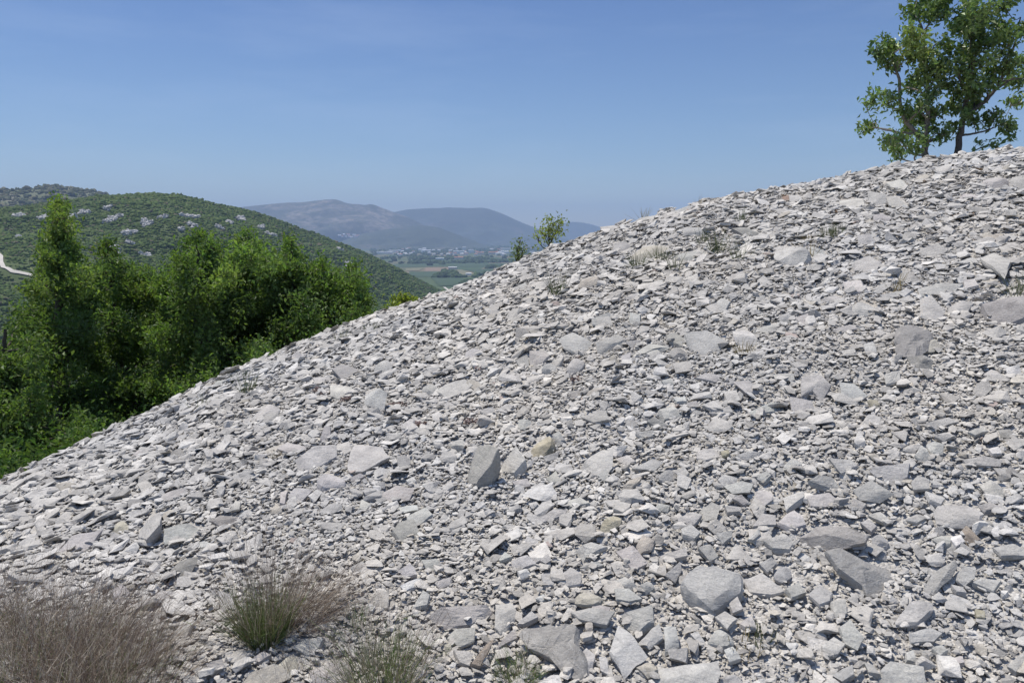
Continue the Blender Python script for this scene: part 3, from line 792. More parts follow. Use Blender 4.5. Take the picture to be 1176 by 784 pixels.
def undergrowth():
    n = 26000
    u = rng.uniform(-160, 400, n * 2); a, _ = az_tan(u, np.full(len(u), 400.0)); D_, _e = ridge_at(a)
    r = D_ + rng.uniform(0.9, 13, len(u)); x, y = np.sin(a) * r, np.cos(a) * r
    ok = fbm(x / 1.6, y / 1.6, 61, 3) > -0.12
    x, y = x[ok][:n], y[ok][:n]
    P = np.stack([x, y, ground(x, y) + rng.gamma(2, 0.1, len(x))], -1)
    V, Fc = leaves(P, 0.065)
    C = green_mix(len(P), (0.055, 0.105, 0.024), (0.09, 0.14, 0.03), 0.4)
    tag(mesh_obj('undergrowth', V, Fc, M['leaf'], tint=np.repeat(C, 4, 0)), kind='stuff')
undergrowth()

# ---- dry bushes and tufts: thin blades
def blades(P, Dr, L, w, bend, seg=4, colr=None):
    """ribbons from P along Dr, length L, width w, drooping; returns verts, quads, tint"""
    n = len(P); t = np.linspace(0, 1, seg + 1)
    Dr = Dr / np.linalg.norm(Dr, axis=1, keepdims=True)
    side = np.cross(Dr, rng.standard_normal((n, 3))); side /= np.linalg.norm(side, axis=1, keepdims=True) + 1e-9
    out = rng.standard_normal((n, 3)) * 0.5; out[:, 2] = -0.5
    c = P[:, None] + Dr[:, None] * (L[:, None] * t)[..., None] + out[:, None] * (bend[:, None] * L[:, None] * t ** 2)[..., None]
    ww = (w[:, None] * (1 - 0.75 * t))[..., None] * 0.5
    V = np.stack([c - side[:, None] * ww, c + side[:, None] * ww], 2).reshape(-1, 3)
    i = (np.arange(n) * (2 * (seg + 1)))[:, None] + (np.arange(seg) * 2)[None]
    Fc = np.stack([i, i + 1, i + 3, i + 2], -1).reshape(-1, 4)
    C = np.repeat(colr, 2 * (seg + 1), 0)
    return V, Fc, C

def fan(c, n, rad, L, spread, lean=(0, 0, 0), w=0.0022, bend=0.15, cols=((0.2, 0.17, 0.15),), branch=0):
    c = np.asarray(c, float)
    a = rng.uniform(0, 6.28, n); q = np.sqrt(rng.random(n))
    off = np.stack([np.cos(a) * q * rad, np.sin(a) * q * rad], -1)
    x, y = c[0] + off[:, 0], c[1] + off[:, 1]
    P = np.stack([x, y, ground(x, y) - 0.01], -1)
    Dr = np.stack([off[:, 0] / rad * spread, off[:, 1] / rad * spread, np.ones(n)], -1) + np.array(lean) + rng.standard_normal((n, 3)) * 0.26
    LL = L * rng.uniform(0.4, 1.0, n) * np.where(rng.random(n) < 0.06, 1.35, 1.0)
    K = np.array(cols)[rng.integers(0, len(cols), n)] * rng.uniform(0.75, 1.25, (n, 1))
    out = [blades(P, Dr, LL, np.full(n, w), np.full(n, bend), 5, K)]
    if branch:
        Dn = Dr / np.linalg.norm(Dr, axis=1, keepdims=True)
        i = rng.integers(0, n, n * branch); f = rng.uniform(0.3, 0.95, len(i))
        Pb = P[i] + Dn[i] * (LL[i] * f)[:, None] + np.array([0, 0, -0.5]) * (bend * LL[i] * f ** 2)[:, None]
        Db = Dn[i] + rng.standard_normal((len(i), 3)) * 0.42
        out.append(blades(Pb, Db, LL[i] * rng.uniform(0.08, 0.3, len(i)), np.full(len(i), w * 0.7), np.full(len(i), 0.1), 2, K[i]))
    o = 0; V, Fc, C = [], [], []
    for v, f, k in out: V.append(v); Fc.append(f + o); C.append(k); o += len(v)
    return np.concatenate(V), np.concatenate(Fc), np.concatenate(C)

def merge3(lst):
    o = 0; V, Fc, C = [], [], []
    for v, f, k in lst: V.append(v); Fc.append(f + o); C.append(k); o += len(v)
    return np.concatenate(V), np.concatenate(Fc), np.concatenate(C)

BR = ((0.30, 0.245, 0.20), (0.42, 0.36, 0.30), (0.19, 0.145, 0.12), (0.23, 0.18, 0.15), (0.15, 0.115, 0.095), (0.60, 0.54, 0.45))
GN = ((0.18, 0.24, 0.085), (0.13, 0.19, 0.065), (0.26, 0.285, 0.14))
def plant(name, label, cat, pos, parts, group=None):
    root = empty(name, pos); tag(root, label, cat, group)
    for pn, m in parts:
        v, f, c = m
        mesh_obj(pn, v, f, M['dry'], root, pos, tint=c)

def spot(u, v): return cast(u, v)
# big brown bush in the lower left corner: bases just below the picture's edge
mats = []; grn = []
for (u, v, n, L, lean) in ((20, 770, 480, 0.50, (0.15, 0, 0)), (75, 765, 560, 0.46, (0.2, 0, 0)), (125, 778, 560, 0.40, (0.25, 0, 0)), (160, 795, 320, 0.32, (0.3, 0, 0)),
                           (-30, 740, 380, 0.52, (0.25, 0, 0)), (40, 735, 240, 0.36, (0.2, 0, 0)), (105, 745, 240, 0.32, (0.3, 0, 0)), (160, 755, 110, 0.24, (0.4, 0, 0)), (100, 815, 480, 0.45, (0.1, 0, 0)), (20, 825, 480, 0.5, (0.1, 0, 0))):
    p = spot(u, v); mats.append(fan(p, int(n * 0.72), 0.17, L, 0.55, lean, 0.0021, 0.22, BR, 3))
    grn.append(fan(p, n // 6, 0.13, L * 0.6, 0.5, lean, 0.003, 0.2, GN, 1))
plant('dry_bush', 'large tangled brown heathy bush filling the lower left corner', 'bush', spot(70, 775), [('twigs', merge3(mats)), ('green_shoots', merge3(grn))])
# bush with a green tuft and a brown twiggy side
p = spot(303, 735); q = spot(335, 712)
plant('grassy_bush', 'upright bush of green grass and brown twigs in scree right of the big bush', 'bush', p,
      [('green_blades', merge3([fan(p, 420, 0.075, 0.30, 0.35, (-0.02, 0, 0), 0.0026, 0.12, GN, 1), fan(p, 300, 0.08, 0.22, 0.5, (0, 0, 0), 0.003, 0.15, ((0.13, 0.17, 0.06), (0.10, 0.14, 0.05)), 0)])),
       ('twigs', merge3([fan(q, 460, 0.12, 0.34, 0.6, (0.6, 0, 0.0), 0.0022, 0.12, BR, 3), fan(p, 240, 0.10, 0.50, 0.5, (0.0, 0, 0), 0.0018, 0.08, BR, 2), fan(p, 70, 0.07, 0.66, 0.2, (0, 0, 0), 0.0018, 0.04, BR, 3)]))])
p = spot(438, 790)
plant('grassy_bush', 'sparse green and brown tuft at the bottom edge between grassy bush and jutting slab', 'bush', p,
      [('green_blades', merge3([fan(p, 420, 0.12, 0.26, 0.55, (0, 0, 0), 0.0026, 0.12, GN, 1)])),
       ('twigs', merge3([fan(p, 300, 0.14, 0.40, 0.5, (0, 0, 0), 0.0018, 0.08, BR, 2)]))])
p = spot(594, 784)
plant('green_tuft', 'small green tuft in the shade left of the pitted boulder', 'plant', p, [('green_blades', fan(p, 170, 0.06, 0.15, 0.6, (0, 0, 0), 0.0026, 0.15, GN, 2)), ('twigs', fan(p, 50, 0.05, 0.24, 0.4, (0, 0, 0), 0.0018, 0.06, BR, 2))])
p = spot(345, 790)
plant('dry_stalks', 'few thin dry stalks at the bottom edge below the tan block', 'plant', p, [('twigs', fan(p, 46, 0.12, 0.26, 0.3, (0, 0, 0), 0.0018, 0.06, BR, 2))])
p = spot(410, 722)
plant('green_tuft', 'sprig of green shoots between the two grassy bushes', 'plant', p, [('green_blades', fan(p, 50, 0.05, 0.12, 0.6, (0, 0, 0), 0.0026, 0.1, ((0.13, 0.2, 0.06),), 2)), ('twigs', fan(p, 60, 0.09, 0.2, 0.5, (0, 0, 0), 0.0018, 0.06, BR, 2))])
p = spot(585, 690)
plant('dry_stalk', 'single tall thin stalk standing between jutting slab and pitted boulder', 'plant', p, [('twigs', fan(p, 3, 0.015, 0.26, 0.1, (0, 0, 0), 0.0022, 0.02, BR, 5))])
p = spot(960, 250) 
SMALL = [(824, 292, 22, 0.30, 'green', 'pale upright grass tuft on the upper slope right of the cream topped boulder'), (849, 300, 12, 0.3, 'green', 'thin grass blades between the cream topped boulder and the pale round boulder'),
         (851, 256, 16, 0.22, 'green', 'thin grass under the skyline right of the overhang'), (955, 272, 40, 0.16, 'green', 'round grey green tuft above the pale round boulder'),
         (926, 278, 26, 0.10, 'straw', 'yellow dry seed head on top of the pale round boulder'), (731, 308, 26, 0.22, 'green', 'dark grass tuft at the left foot of the cream topped boulder'),
         (758, 300, 22, 0.2, 'green', 'grass tuft under the right end of the cream topped boulder'), (776, 312, 12, 0.26, 'green', 'grass stalks below the cream topped boulder'),
         (640, 340, 16, 0.32, 'green', 'grass stalks standing left of the brownish boulder'), (806, 280, 18, 0.2, 'green', 'grass tuft below the flat pale block under the crest'),
         (286, 452, 20, 0.26, 'green', 'upright grass tuft near the scree edge behind the rounded boulder'), (274, 440, 12, 0.18, 'green', 'short grass tuft on the scree edge by the trees'),
         (232, 470, 10, 0.18, 'green', 'faint grass tuft low on the scree edge'), (391, 392, 14, 0.18, 'green', 'grass tuft on the edge above the flat edge stone'), (424, 382, 14, 0.16, 'green', 'grass tuft on the edge below the last tree'),
         (738, 245, 8, 0.26, 'straw', 'dry stalks sticking up on the skyline slab'), (803, 238, 10, 0.2, 'straw', 'dry stalks on the skyline above the flat pale block'), (1028, 336, 8, 0.22, 'straw', 'dry grass by the upper slope blocks'),
         (855, 408, 16, 0.14, 'straw', 'straw tuft between the big pointed slab and its right neighbour'), (874, 735, 22, 0.07, 'green', 'tiny green herb in the gravel right of the lower big boulder'), (856, 752, 14, 0.09, 'straw', 'thin dry herb below the tiny green herb'),
         (928, 296, 10, 0.26, 'straw', 'dry stalks in front of the pale round boulder'), (1170, 338, 16, 0.2, 'green', 'grass tuft at the right edge above the huge block'), (309, 529, 14, 0.08, 'straw', 'small yellow herb beside the big pale slab'), (483, 456, 14, 0.1, 'straw', 'small brown green herb left of the twin grey slab')]
for u, v, n, L, k, lab in SMALL:
    p = spot(u, v)
    cols = ((0.16, 0.18, 0.10), (0.13, 0.155, 0.08)) if k == 'green' else ((0.34, 0.28, 0.16), (0.28, 0.23, 0.12))
    o = mesh_obj('grass_tuft', *fan(p, int(n * 2.6), 0.06 if n < 30 else 0.11, L * 1.05, 0.35, (0, 0, 0), 0.0065, 0.06, cols, 0)[:2], M['dry'], loc=p, tint=None)
    me = o.data; at = me.attributes.new('tint', 'FLOAT_COLOR', 'POINT'); c = np.ones((len(me.vertices), 4), np.float32); c[:, :3] = np.array(cols)[rng.integers(0, 2)] ; at.data.foreach_set('color', c.ravel())
    tag(o, lab, 'grass tuft', 'sparse tufts on the scree')
RED = [(552, 428, 'reddish succulent cushion in the middle of the slope above the twin grey slab'), (662, 440, 'reddish cushion beside the tan ledge stone'), (365, 452, 'small red cushion below the blocky rock with dark front'), (373, 457, 'dark red cushion right of the small red one'),
       (397, 463, 'red cushion left of the edge facing slab'), (449, 470, 'red cushion right of the edge facing slab'), (461, 470, 'second red cushion by the edge facing slab'), (483, 492, 'red cushion left of the ledge stones in mid slope'), (552, 490, 'dull red cushion above the upright dark sided rock'),
       (536, 489, 'small dull red cushion above the upright dark sided rock'), (1064, 212, 'brown dry cushion plant below the two oaks'), (1124, 198, 'brown dry cushion plant high at the upper right'), (1156, 196, 'rusty cushion plant near the right skyline block'), (1100, 252, 'rusty patch of plants on the upper right slope'), (1114, 251, 'rusty plants beside the other rusty patch'),
       (901, 228, 'dark rusty cushion on the upper slope near the skyline'), (966, 216, 'small brown cushion under the skyline'), (941, 209, 'brown cushion on the skyline left of the oaks'), (963, 246, 'brown cushion left of the stacked pale blocks'), (912, 212, 'rusty strip of plants on the skyline')]
for u, v, lab in RED:
    p = spot(u, v); n = 42
    P = p + rng.standard_normal((n, 3)).clip(-1.5, 1.5) * np.array([0.026, 0.02, 0.01]) + np.array([0, 0, 0.035])
    V, Fc = leaves(P, 0.026, 0.6, 0.6)
    base = (0.31, 0.235, 0.215) if v > 400 else (0.27, 0.19, 0.13)
    C = np.array(base) * rng.uniform(0.6, 1.3, (n, 1))
    tag(mesh_obj('cushion_plant', V, Fc, M['dry'], loc=p, tint=np.repeat(C, 4, 0)), lab, 'plant', 'low reddish plants on the scree')
print('leaves', nl)
# ------------------------------------------------------------------ stones read off the photo, tile by tile
TILES = {'A': (880, 160, 3.973), 'B': (640, 220, 4.523), 'C': (920, 320, 4.594), 'D': (680, 340, 4.594), 'E': (440, 300, 4.594), 'F': (220, 380, 4.594),
         'G': (440, 440, 4.594), 'H': (680, 480, 4.594), 'I': (920, 460, 4.594), 'J': (920, 600, 4.262), 'K': (680, 600, 4.262), 'L': (460, 600, 4.262),
         'M': (0, 480, 4.594), 'N': (220, 520, 4.594), 'O': (0, 600, 4.262), 'P': (220, 600, 4.262)}
# tile | tone shape | outline | label ; short name   (label only where the stone is a landmark)
STONES = '''
A|pr|25,490 60,478 195,490 203,540 165,582 85,585 30,535|large pale rounded boulder on the upper slope with dry seed stalks on top;the pale round boulder
A|pb|460,232 545,250 560,295 530,312 470,300|left block of the pale stack below the crest with a dark upright edge;the stacked pale blocks
A|pb|548,262 600,250 665,300 625,335 560,300
A|gb|550,310 600,320 570,345
A|gb|490,345 530,330 572,355 545,392 490,380
A|gr|985,180 1060,165 1110,180 1108,220 1040,240 975,215|broad smooth grey rock high on the slope below the oaks;the broad rock below the oaks
A|gb|1115,180 1176,160 1190,240 1110,215
A|ps|880,270 900,245 960,255 965,275 900,282
A|ds|910,310 960,300 1055,330 960,345|dark flat wedge shaped slab high on the upper right slope;the dark wedge slab
A|gb|595,588 640,590 710,645 630,660 600,630|grey block with a dark front face on the upper right slope;the dark fronted upper block
A|ps|415,440 470,425 500,460 475,490 420,480
A|gs|700,500 780,470 830,500 780,545 705,540
A|ps|975,540 1040,515 1120,550 1090,610 1000,560
A|ps|400,555 470,530 520,560 495,620 400,610
A|ps|870,560 940,535 985,575 900,590
A|pb|1100,35 1176,30 1190,68 1110,60|pale block on the skyline at the far upper right corner;the skyline block
A|ps|205,490 260,500 270,535 230,548 205,520
A|gs|185,580 270,545 275,575 190,590
A|ts|990,440 1090,425 1115,455 1010,470|long tan slab on the upper right slope;the long tan slab
A|ps|690,680 800,650 900,660 850,710 700,715
A|ps|900,640 950,635 970,665 905,680
A|ps|350,650 430,640 450,690 360,700
A|ps|105,255 150,250 175,280 110,300
A|bb|66,262 100,250 106,285 75,285|small dark rusty brown stone below the skyline;the rusty brown stone
A|ps|330,270 440,265 455,305 340,310
A|ps|550,200 610,180 660,215 600,240
B|tr|385,320 460,265 590,280 580,315 420,385 375,345|large cream topped boulder near the skyline with a dark hollow front;the cream topped boulder
B|gb|285,260 350,255 405,290 345,330 280,300
B|pb|650,185 740,185 765,215 735,237 655,235|flat pale block with a straight front edge below the skyline;the flat pale block
B|gb|590,340 680,310 755,285 755,330 640,385|long split grey block right of the cream topped boulder;the long split block
B|pb|350,160 520,110 535,135 440,165 370,185|long slab lying on the skyline where the crest starts to rise;the skyline slab
B|ps|570,110 700,70 690,90 580,125
B|tr|100,480 150,440 215,430 215,490 130,520|brownish rounded boulder with grass stalks on its left;the brownish boulder
B|db|905,190 990,180 1080,220 1010,250 950,215|grey overhanging rock with a dark hollow beneath on the upper slope;the overhanging rock
B|ps|790,600 850,550 900,570 870,620 780,630
B|gs|180,660 270,645 290,690 220,705
B|gs|350,550 420,520 445,555 380,570
B|ps|500,460 545,455 555,485 520,515
B|ps|905,430 960,405 1000,440 945,475 880,470
B|ps|375,640 430,640 430,700 395,700
C|gb|955,130 1176,65 1200,190 1050,265 1000,230|huge angular grey block at the right edge of the slope with a shaded underside;the huge right block
C|db|530,260 650,235 700,300 720,345 640,400 540,400 510,340|lumpy weathered boulder with dark pits on the right slope;the lumpy boulder
C|db|560,410 640,400 710,420 690,480 630,500 575,460|knobbly rock joined below the lumpy weathered boulder;the knobbly rock
C|tb|640,340 710,310 750,350 700,385 620,395|pinkish tan wedge resting against the lumpy weathered boulder;the pinkish wedge
C|pr|260,150 320,105 410,145 410,185 310,220 265,200|pale rounded slab with a white lower rim on the right slope;the white rimmed slab
C|ps|645,100 690,85 760,170 740,225 640,210
C|gb|770,145 850,110 910,130 880,175 820,195 770,180|grey faceted block left of the huge right block;the faceted block
C|ps|200,545 280,550 355,620 310,640 215,615|smooth oval slab lying left of a yellow green stone;the smooth oval slab
C|gb|0,490 100,480 160,560 110,650 60,590 0,620|tall pale peaked block left of the smooth oval slab;the peaked block
C|ps|-60,620 60,640 70,680 0,725 -50,690
C|yr|345,635 405,630 415,670 370,685|small mossy yellow green stone on the right slope;the yellow green stone
C|wb|1080,470 1150,450 1170,490 1150,525 1090,510|bright white chunk near the right edge in mid slope;the bright white chunk
C|gb|960,500 1000,470 1070,510 1050,555
C|ps|330,340 380,330 400,380 340,395
C|gs|160,270 270,235 300,255 200,290
C|gb|90,110 180,80 250,110 240,130 130,130|grey rock with a dark mossy hollow at its front left;the mossy hollow rock
C|ps|415,85 560,55 580,85 440,110
C|gs|620,60 800,20 800,70 620,90
C|ps|440,500 520,480 530,540 450,555
C|gb|1140,260 1176,225 1190,300 1130,290
C|ps|210,380 280,365 295,400 230,405
D|ps|500,190 600,175 700,230 690,270 570,335 520,250|big pale pointed slab in the middle of the slope tapering downward;the big pointed slab
D|pb|740,170 820,150 890,250 800,285 750,230|big smooth pale slab standing right of the pointed slab;the smooth standing slab
D|gb|850,170 980,130 985,165 930,220
D|dr|395,285 460,258 515,300 490,335 420,335|rounded dark grey stone tucked left of the big pointed slab;the rounded dark stone
D|ds|390,205 440,190 510,240 490,265 410,235
D|gb|20,240 130,200 180,230 130,290 35,330|wide grey boulder with an undercut edge in the upper middle slope;the wide undercut boulder
D|gs|205,310 300,250 410,260 330,275 235,320
D|gs|285,300 340,275 390,315 310,318
D|gs|155,310 205,290 200,340 155,345
D|tb|90,325 115,305 145,345 100,350|small tan triangular stone below the wide undercut boulder;the tan triangle
D|gb|355,590 430,560 480,620 380,655|square topped block over a dark hollow in the middle of the slope;the block over the hollow
D|db|290,660 330,630 400,680 360,700
D|gs|550,430 600,400 690,420 650,450
D|gs|0,600 60,600 100,650 20,665
D|gs|745,440 830,440 880,500 810,510
D|ps|690,500 760,495 780,540 720,565
D|gs|830,600 940,560 1010,560 1000,600 860,620
D|ws|430,540 490,525 500,550 450,555|small white flat stone in the middle of the slope;the small white stone
D|gs|600,50 680,25 700,70 640,90
D|ps|950,410 1060,405 1070,435 970,440
D|gs|200,85 255,95 240,165 200,140
D|gs|423,350 520,340 530,390 440,400
D|gs|500,560 550,550 570,590 520,600
D|gb|985,100 1030,80 1060,120 1040,155 990,140
D|gs|1070,110 1140,90 1140,140 1110,155
D|pb|365,445 420,430 430,465 395,480
D|gs|0,120 90,80 115,130 70,165 0,150
D|gs|180,240 260,225 275,250 210,280
E|gb|770,465 860,455 880,490 800,580 775,540|downward pointing grey slab with a shaded right edge in the middle of the slope;the downward pointing slab
E|gr|830,570 860,530 915,535 920,590 860,605
E|pb|930,400 1000,370 1110,420 1100,490 1040,495 950,440|big pale flat topped slab left of the wide undercut boulder;the big flat topped slab
E|gr|960,560 1010,500 1080,540 1030,590 970,600
E|db|700,350 780,325 780,390 700,420|squarish dark block standing in the upper middle slope;the squarish dark block
E|gb|180,450 270,440 290,465 215,485|grey rock with a dark undercut near the scree edge;the undercut edge rock
E|gs|435,480 470,455 530,470 500,515 430,512
E|gr|205,660 260,635 310,680 260,715 205,710
E|gs|280,670 330,640 430,620 470,650 430,690 330,725|twin grey slab with a ragged lower edge in mid slope;the ragged twin slab
E|gs|690,140 750,110 770,150 700,170
E|tb|255,260 290,235 305,265 265,285|cream coloured stone on the scree edge above the yellow green bush;the cream edge stone
E|db|295,225 350,220 345,245 305,250|small dark stone on the scree edge next to a cream stone;the dark edge stone
E|ps|540,410 650,390 660,420 560,440
E|gs|700,520 760,490 775,570 720,560
E|db|530,235 590,240 570,265 530,260
E|ps|860,330 930,315 940,340 870,350
E|tb|1060,690 1150,655 1176,665 1080,710|narrow tan ledge stone in the middle of the slope;the tan ledge stone
E|db|990,690 1030,670 1060,720 1000,730
E|wb|478,148 490,130 508,150 490,160|small white triangular stone on the scree edge before the valley;the white edge triangle
F|gr|320,415 400,375 470,410 455,455 380,470 330,455|rounded grey boulder on the left slope below the tree row;the rounded left boulder
F|db|740,200 790,165 870,190 880,230 800,265|blocky rock with a dark front corner on the left slope;the dark fronted block
F|pb|900,320 970,290 1020,315 985,400 910,390|pale upright slab with a dark right edge on the left slope;the pale upright slab
F|pb|515,130 555,105 590,130 560,175 520,160|pale stone on the scree edge in front of dark trees;the pale edge stone
F|gs|450,620 500,580 600,600 590,640 550,655|flat grey slab with a dark overhang beside the big pale sheet;the overhanging flat slab
F|ps|545,680 640,610 760,590 760,660 640,735 560,735|big pale smooth sheet of rock on the left slope;the big pale sheet
F|gb|110,290 135,255 175,265 165,295 115,310
F|gs|445,235 490,225 505,260 470,268
F|pb|575,345 640,320 670,350 590,362
F|gs|670,590 700,500 735,500 730,580 690,600
F|pr|950,190 1030,140 1070,180 1040,230 980,240
F|gs|995,450 1070,445 1060,480 1000,470|small flat stone facing the tree edge between red cushions;the slab between red cushions
F|ws|770,105 830,100 830,125 780,130|small white flat stone near the scree edge under the trees;the white flat stone
F|gs|0,510 80,475 85,495 20,525
F|ps|640,245 740,235 755,270 660,280
F|gb|1110,490 1150,455 1176,470 1196,520 1110,530
F|gs|760,590 830,580 845,630 790,660
F|ps|250,460 300,455 320,500 260,510
F|gs|80,620 130,610 140,660 80,660
F|ps|730,270 840,290 870,320 800,355 730,340
G|gb|430,490 500,330 560,320 610,340 560,440 490,530 440,530|tilted upright rock with a dark shaded right side in the middle of the slope;the tilted dark sided rock
G|yr|750,370 850,250 900,300 880,350 810,405|mossy tan boulder in the middle of the slope;the mossy tan boulder
G|gb|1000,480 1060,410 1150,350 1210,340 1205,440 1170,490|large smooth wedge right of the mossy tan boulder;the large smooth wedge
G|gb|700,240 710,185 770,190 790,250
G|gs|600,140 650,105 690,115 650,155
G|gs|330,115 400,95 420,120 340,135
G|gs|90,215 140,190 185,230 110,260
G|gs|340,310 420,290 425,325 350,330
G|pb|890,270 930,250 955,290 920,330|whitish block leaning on the mossy tan boulder;the leaning whitish block
G|wb|120,510 160,490 175,515 140,535|bright white stone left of the tilted dark sided rock;the bright white stone
G|gs|680,515 760,500 780,540 710,555
G|ps|640,400 700,330 750,400 690,470 600,480|pale sheet between the tilted dark sided rock and the mossy boulder;the pale sheet
G|ws|80,650 180,640 190,665 100,680|thin white slab at a dark gap in the lower middle slope;the thin white slab
G|gs|120,700 230,650 260,690 200,735 130,735
G|gs|850,380 930,360 920,400 860,410
G|gs|1040,170 1176,140 1190,190 1110,205
G|gs|810,720 900,660 970,665 960,690 840,735
G|ps|950,620 1040,600 1090,630 980,650
G|gs|860,500 910,460 940,510 880,520
G|gs|310,560 350,510 375,540 335,565
G|gs|510,140 580,120 600,145 550,175
G|gs|730,45 800,50 830,70 760,75
H|yr|40,580 60,530 130,500 165,520 150,570 80,605|smooth yellowish rounded stone in the lower middle;the yellowish rounded stone
H|gb|830,400 900,350 950,370 955,430 880,480|grey block with a dark left face in the lower right slope;the dark left faced block
H|pb|660,320 700,290 770,300 760,330 690,360
H|pb|985,545 1070,460 1105,500 1130,560 1060,578|pyramid shaped pale block above a dark gap in the lower right;the pyramid block
H|gb|905,645 1010,600 1070,650 1040,690 950,685|flat pointed stone just below the pyramid block;the flat pointed stone
H|gb|740,420 790,400 830,440 800,460
H|ps|1010,420 1110,380 1120,410 1020,485
H|gb|750,200 830,170 905,180 820,225
H|pb|1000,250 1060,205 1110,215 1050,265
H|gs|690,350 790,330 850,345 830,390 740,400
H|gr|340,310 400,265 470,270 450,330 390,345
H|gs|215,265 320,210 380,230 330,280 280,270
H|tb|140,380 190,330 265,300 250,330 180,385|long cream stone in the lower middle slope;the long cream stone
H|pb|330,480 350,445 410,460 400,495
H|gs|580,480 630,440 680,460 660,530 590,540
H|gs|455,520 530,490 580,510 540,560 460,555
H|gs|470,580 520,555 570,600 540,630 480,610
H|tb|230,670 270,610 330,640 310,690 250,710|tan stained stone right of the yellowish rounded stone;the tan stained stone
H|gs|700,460 790,465 785,490 715,495
H|gs|560,170 640,150 680,200 600,220 550,200
H|gs|121,215 190,190 230,225 170,245
H|yb|680,165 720,160 725,185 690,190|tiny ochre stone in the lower right middle slope;the tiny ochre stone
H|gs|850,565 900,500 970,510 970,560
H|gs|865,300 920,275 945,300 910,330
H|gs|230,75 320,60 360,85 270,105
H|gs|30,300 70,265 100,310 80,350
H|gb|820,630 880,580 890,610 850,640
H|gs|655,605 740,590 740,620 690,660
I|gb|270,470 370,420 490,490 420,535 310,520|large chamfered block with a shaded lower edge in the right middle slope;the large shaded edge block
I|gb|40,420 90,390 160,400 215,470 150,460
I|gs|360,360 440,340 570,330 560,400 490,440 430,410|wide flat slab in the right middle slope;the wide flat slab
I|gb|600,285 640,225 665,240 690,310 640,330|leaf shaped upright slab in a row of three on the right slope;the leaf shaped slab
I|gb|665,220 700,205 755,230 750,285 690,285
I|gb|535,260 570,235 640,215 600,275
I|gb|690,590 720,550 860,530 950,590 940,650 800,670 720,650|large flat lavender grey slab on the lower right slope;the lavender slab
I|gs|580,430 620,390 680,410 680,465 590,470
I|gs|30,500 150,480 190,520 130,560 50,555
I|ps|140,300 260,310 300,340 210,370
I|gs|645,120 780,85 820,110 700,155|long flat slab in the right middle slope with a dark front edge;the long flat slab
I|db|1040,150 1100,140 1130,170 1110,205 1050,190
I|db|1060,370 1110,335 1150,370 1090,400
I|gb|940,440 1000,410 1075,450 1070,510 980,500
I|ws|350,600 420,580 470,630 440,645|white slab above the broad dark rock in the lower right;the white slab
I|ps|550,620 610,595 670,615 610,640
I|gs|850,310 960,290 1060,300 1050,335 870,345
I|gs|880,160 960,130 990,150 920,180
I|pb|710,180 760,165 820,180 760,205
I|gs|310,640 360,625 400,660 370,690
I|gb|255,560 270,510 345,540 320,575
J|rb|775,40 805,5 875,75 850,100 810,100|dark reddish block standing on edge below the lavender slab;the dark reddish block
I|ws|985,250 1040,240 1060,270 1010,280
I|gs|930,550 1000,535 1060,560 960,580
I|ps|660,470 760,510 740,545 680,520
J|gb|115,130 200,125 330,180 460,185 470,260 400,340 330,375 300,310 180,220|biggest grey wedge boulder in the lower right with a dark left flank;the big wedge boulder
J|gb|-10,70 80,0 200,10 330,60 320,95 100,135 0,110|broad dark rock lying above the big wedge boulder;the broad dark rock
J|gb|600,320 650,240 750,180 770,210 740,270 690,310 640,370|long curved grey rock right of the big wedge boulder;the long curved rock
J|gb|740,260 800,210 855,220 850,270 800,310
J|gs|460,480 540,380 650,380 650,410 570,490|ridged flat slab below the big wedge boulder;the ridged slab
J|gr|345,70 390,50 440,95 410,135 350,125
J|gb|640,80 690,50 740,60 730,100 680,110
J|wb|720,60 780,50 800,90 760,115|white block leaning left of the dark reddish block;the white leaning block
J|gs|940,120 1040,100 1091,120 1110,155 980,160
J|gs|30,350 90,300 150,330 140,380 90,400
J|pb|150,380 220,370 225,440 170,465
J|gs|190,510 240,470 310,560 280,610 220,580
J|pb|100,600 160,560 220,590 180,640 120,650
J|gs|530,540 640,510 690,540 650,580 540,580
J|gs|390,720 440,670 600,700 615,800 410,800|large flat grey slab at the bottom edge in the lower right;the bottom right slab
J|yb|850,420 900,430 900,465 860,460|yellow stone near the lower right edge;the yellow stone
J|gs|840,290 880,270 980,280 940,330
J|gs|150,740 250,690 260,740 200,775
J|gb|640,610 690,590 720,620 680,645
J|ps|700,680 790,650 800,680 740,695
J|gs|310,680 350,690 390,740 330,730
J|pb|515,630 550,620 570,680 520,670
J|gb|1010,690 1100,620 1110,700 1050,730|large angular stone at the lower right edge of the slope;the lower right angular stone
J|gs|735,300 790,310 810,340 760,335
K|gr|430,270 520,190 740,250 745,340 660,400 590,450 520,380|large smooth boulder with a dark gap along its left side in the lower slope;the lower big boulder
K|gs|745,280 830,240 940,330 880,350 770,335
K|gs|360,250 430,190 440,230 410,285|triangular slab standing left of the lower big boulder;the triangular slab
K|gb|120,450 290,400 300,470 200,550 180,500|wide slab with a ragged dark edge right of the pitted boulder;the wide ragged slab
K|gb|210,580 330,490 350,560 280,610
K|pr|555,590 610,510 700,560 650,615|smooth pale rounded rock near the bottom below the lower big boulder;the smooth pale rock
K|ps|600,460 650,430 710,460 660,510
K|gs|90,620 130,490 190,540 270,640 160,740|broad smooth grey face of rock right of the pale upright pieces;the broad smooth face
K|gs|300,700 620,670 630,740 600,800 290,800|long flat slab at the bottom edge in the lower middle;the bottom slab
K|tb|215,700 280,670 320,710 270,750
K|pr|880,260 930,200 980,220 980,270 930,300|pale cracked round stone between the lower big boulder and the big wedge boulder;the cracked round stone
K|wb|645,620 690,600 730,660 670,680
K|pb|480,540 520,525 555,590 520,590
K|gs|110,320 180,320 245,370 180,385 120,370
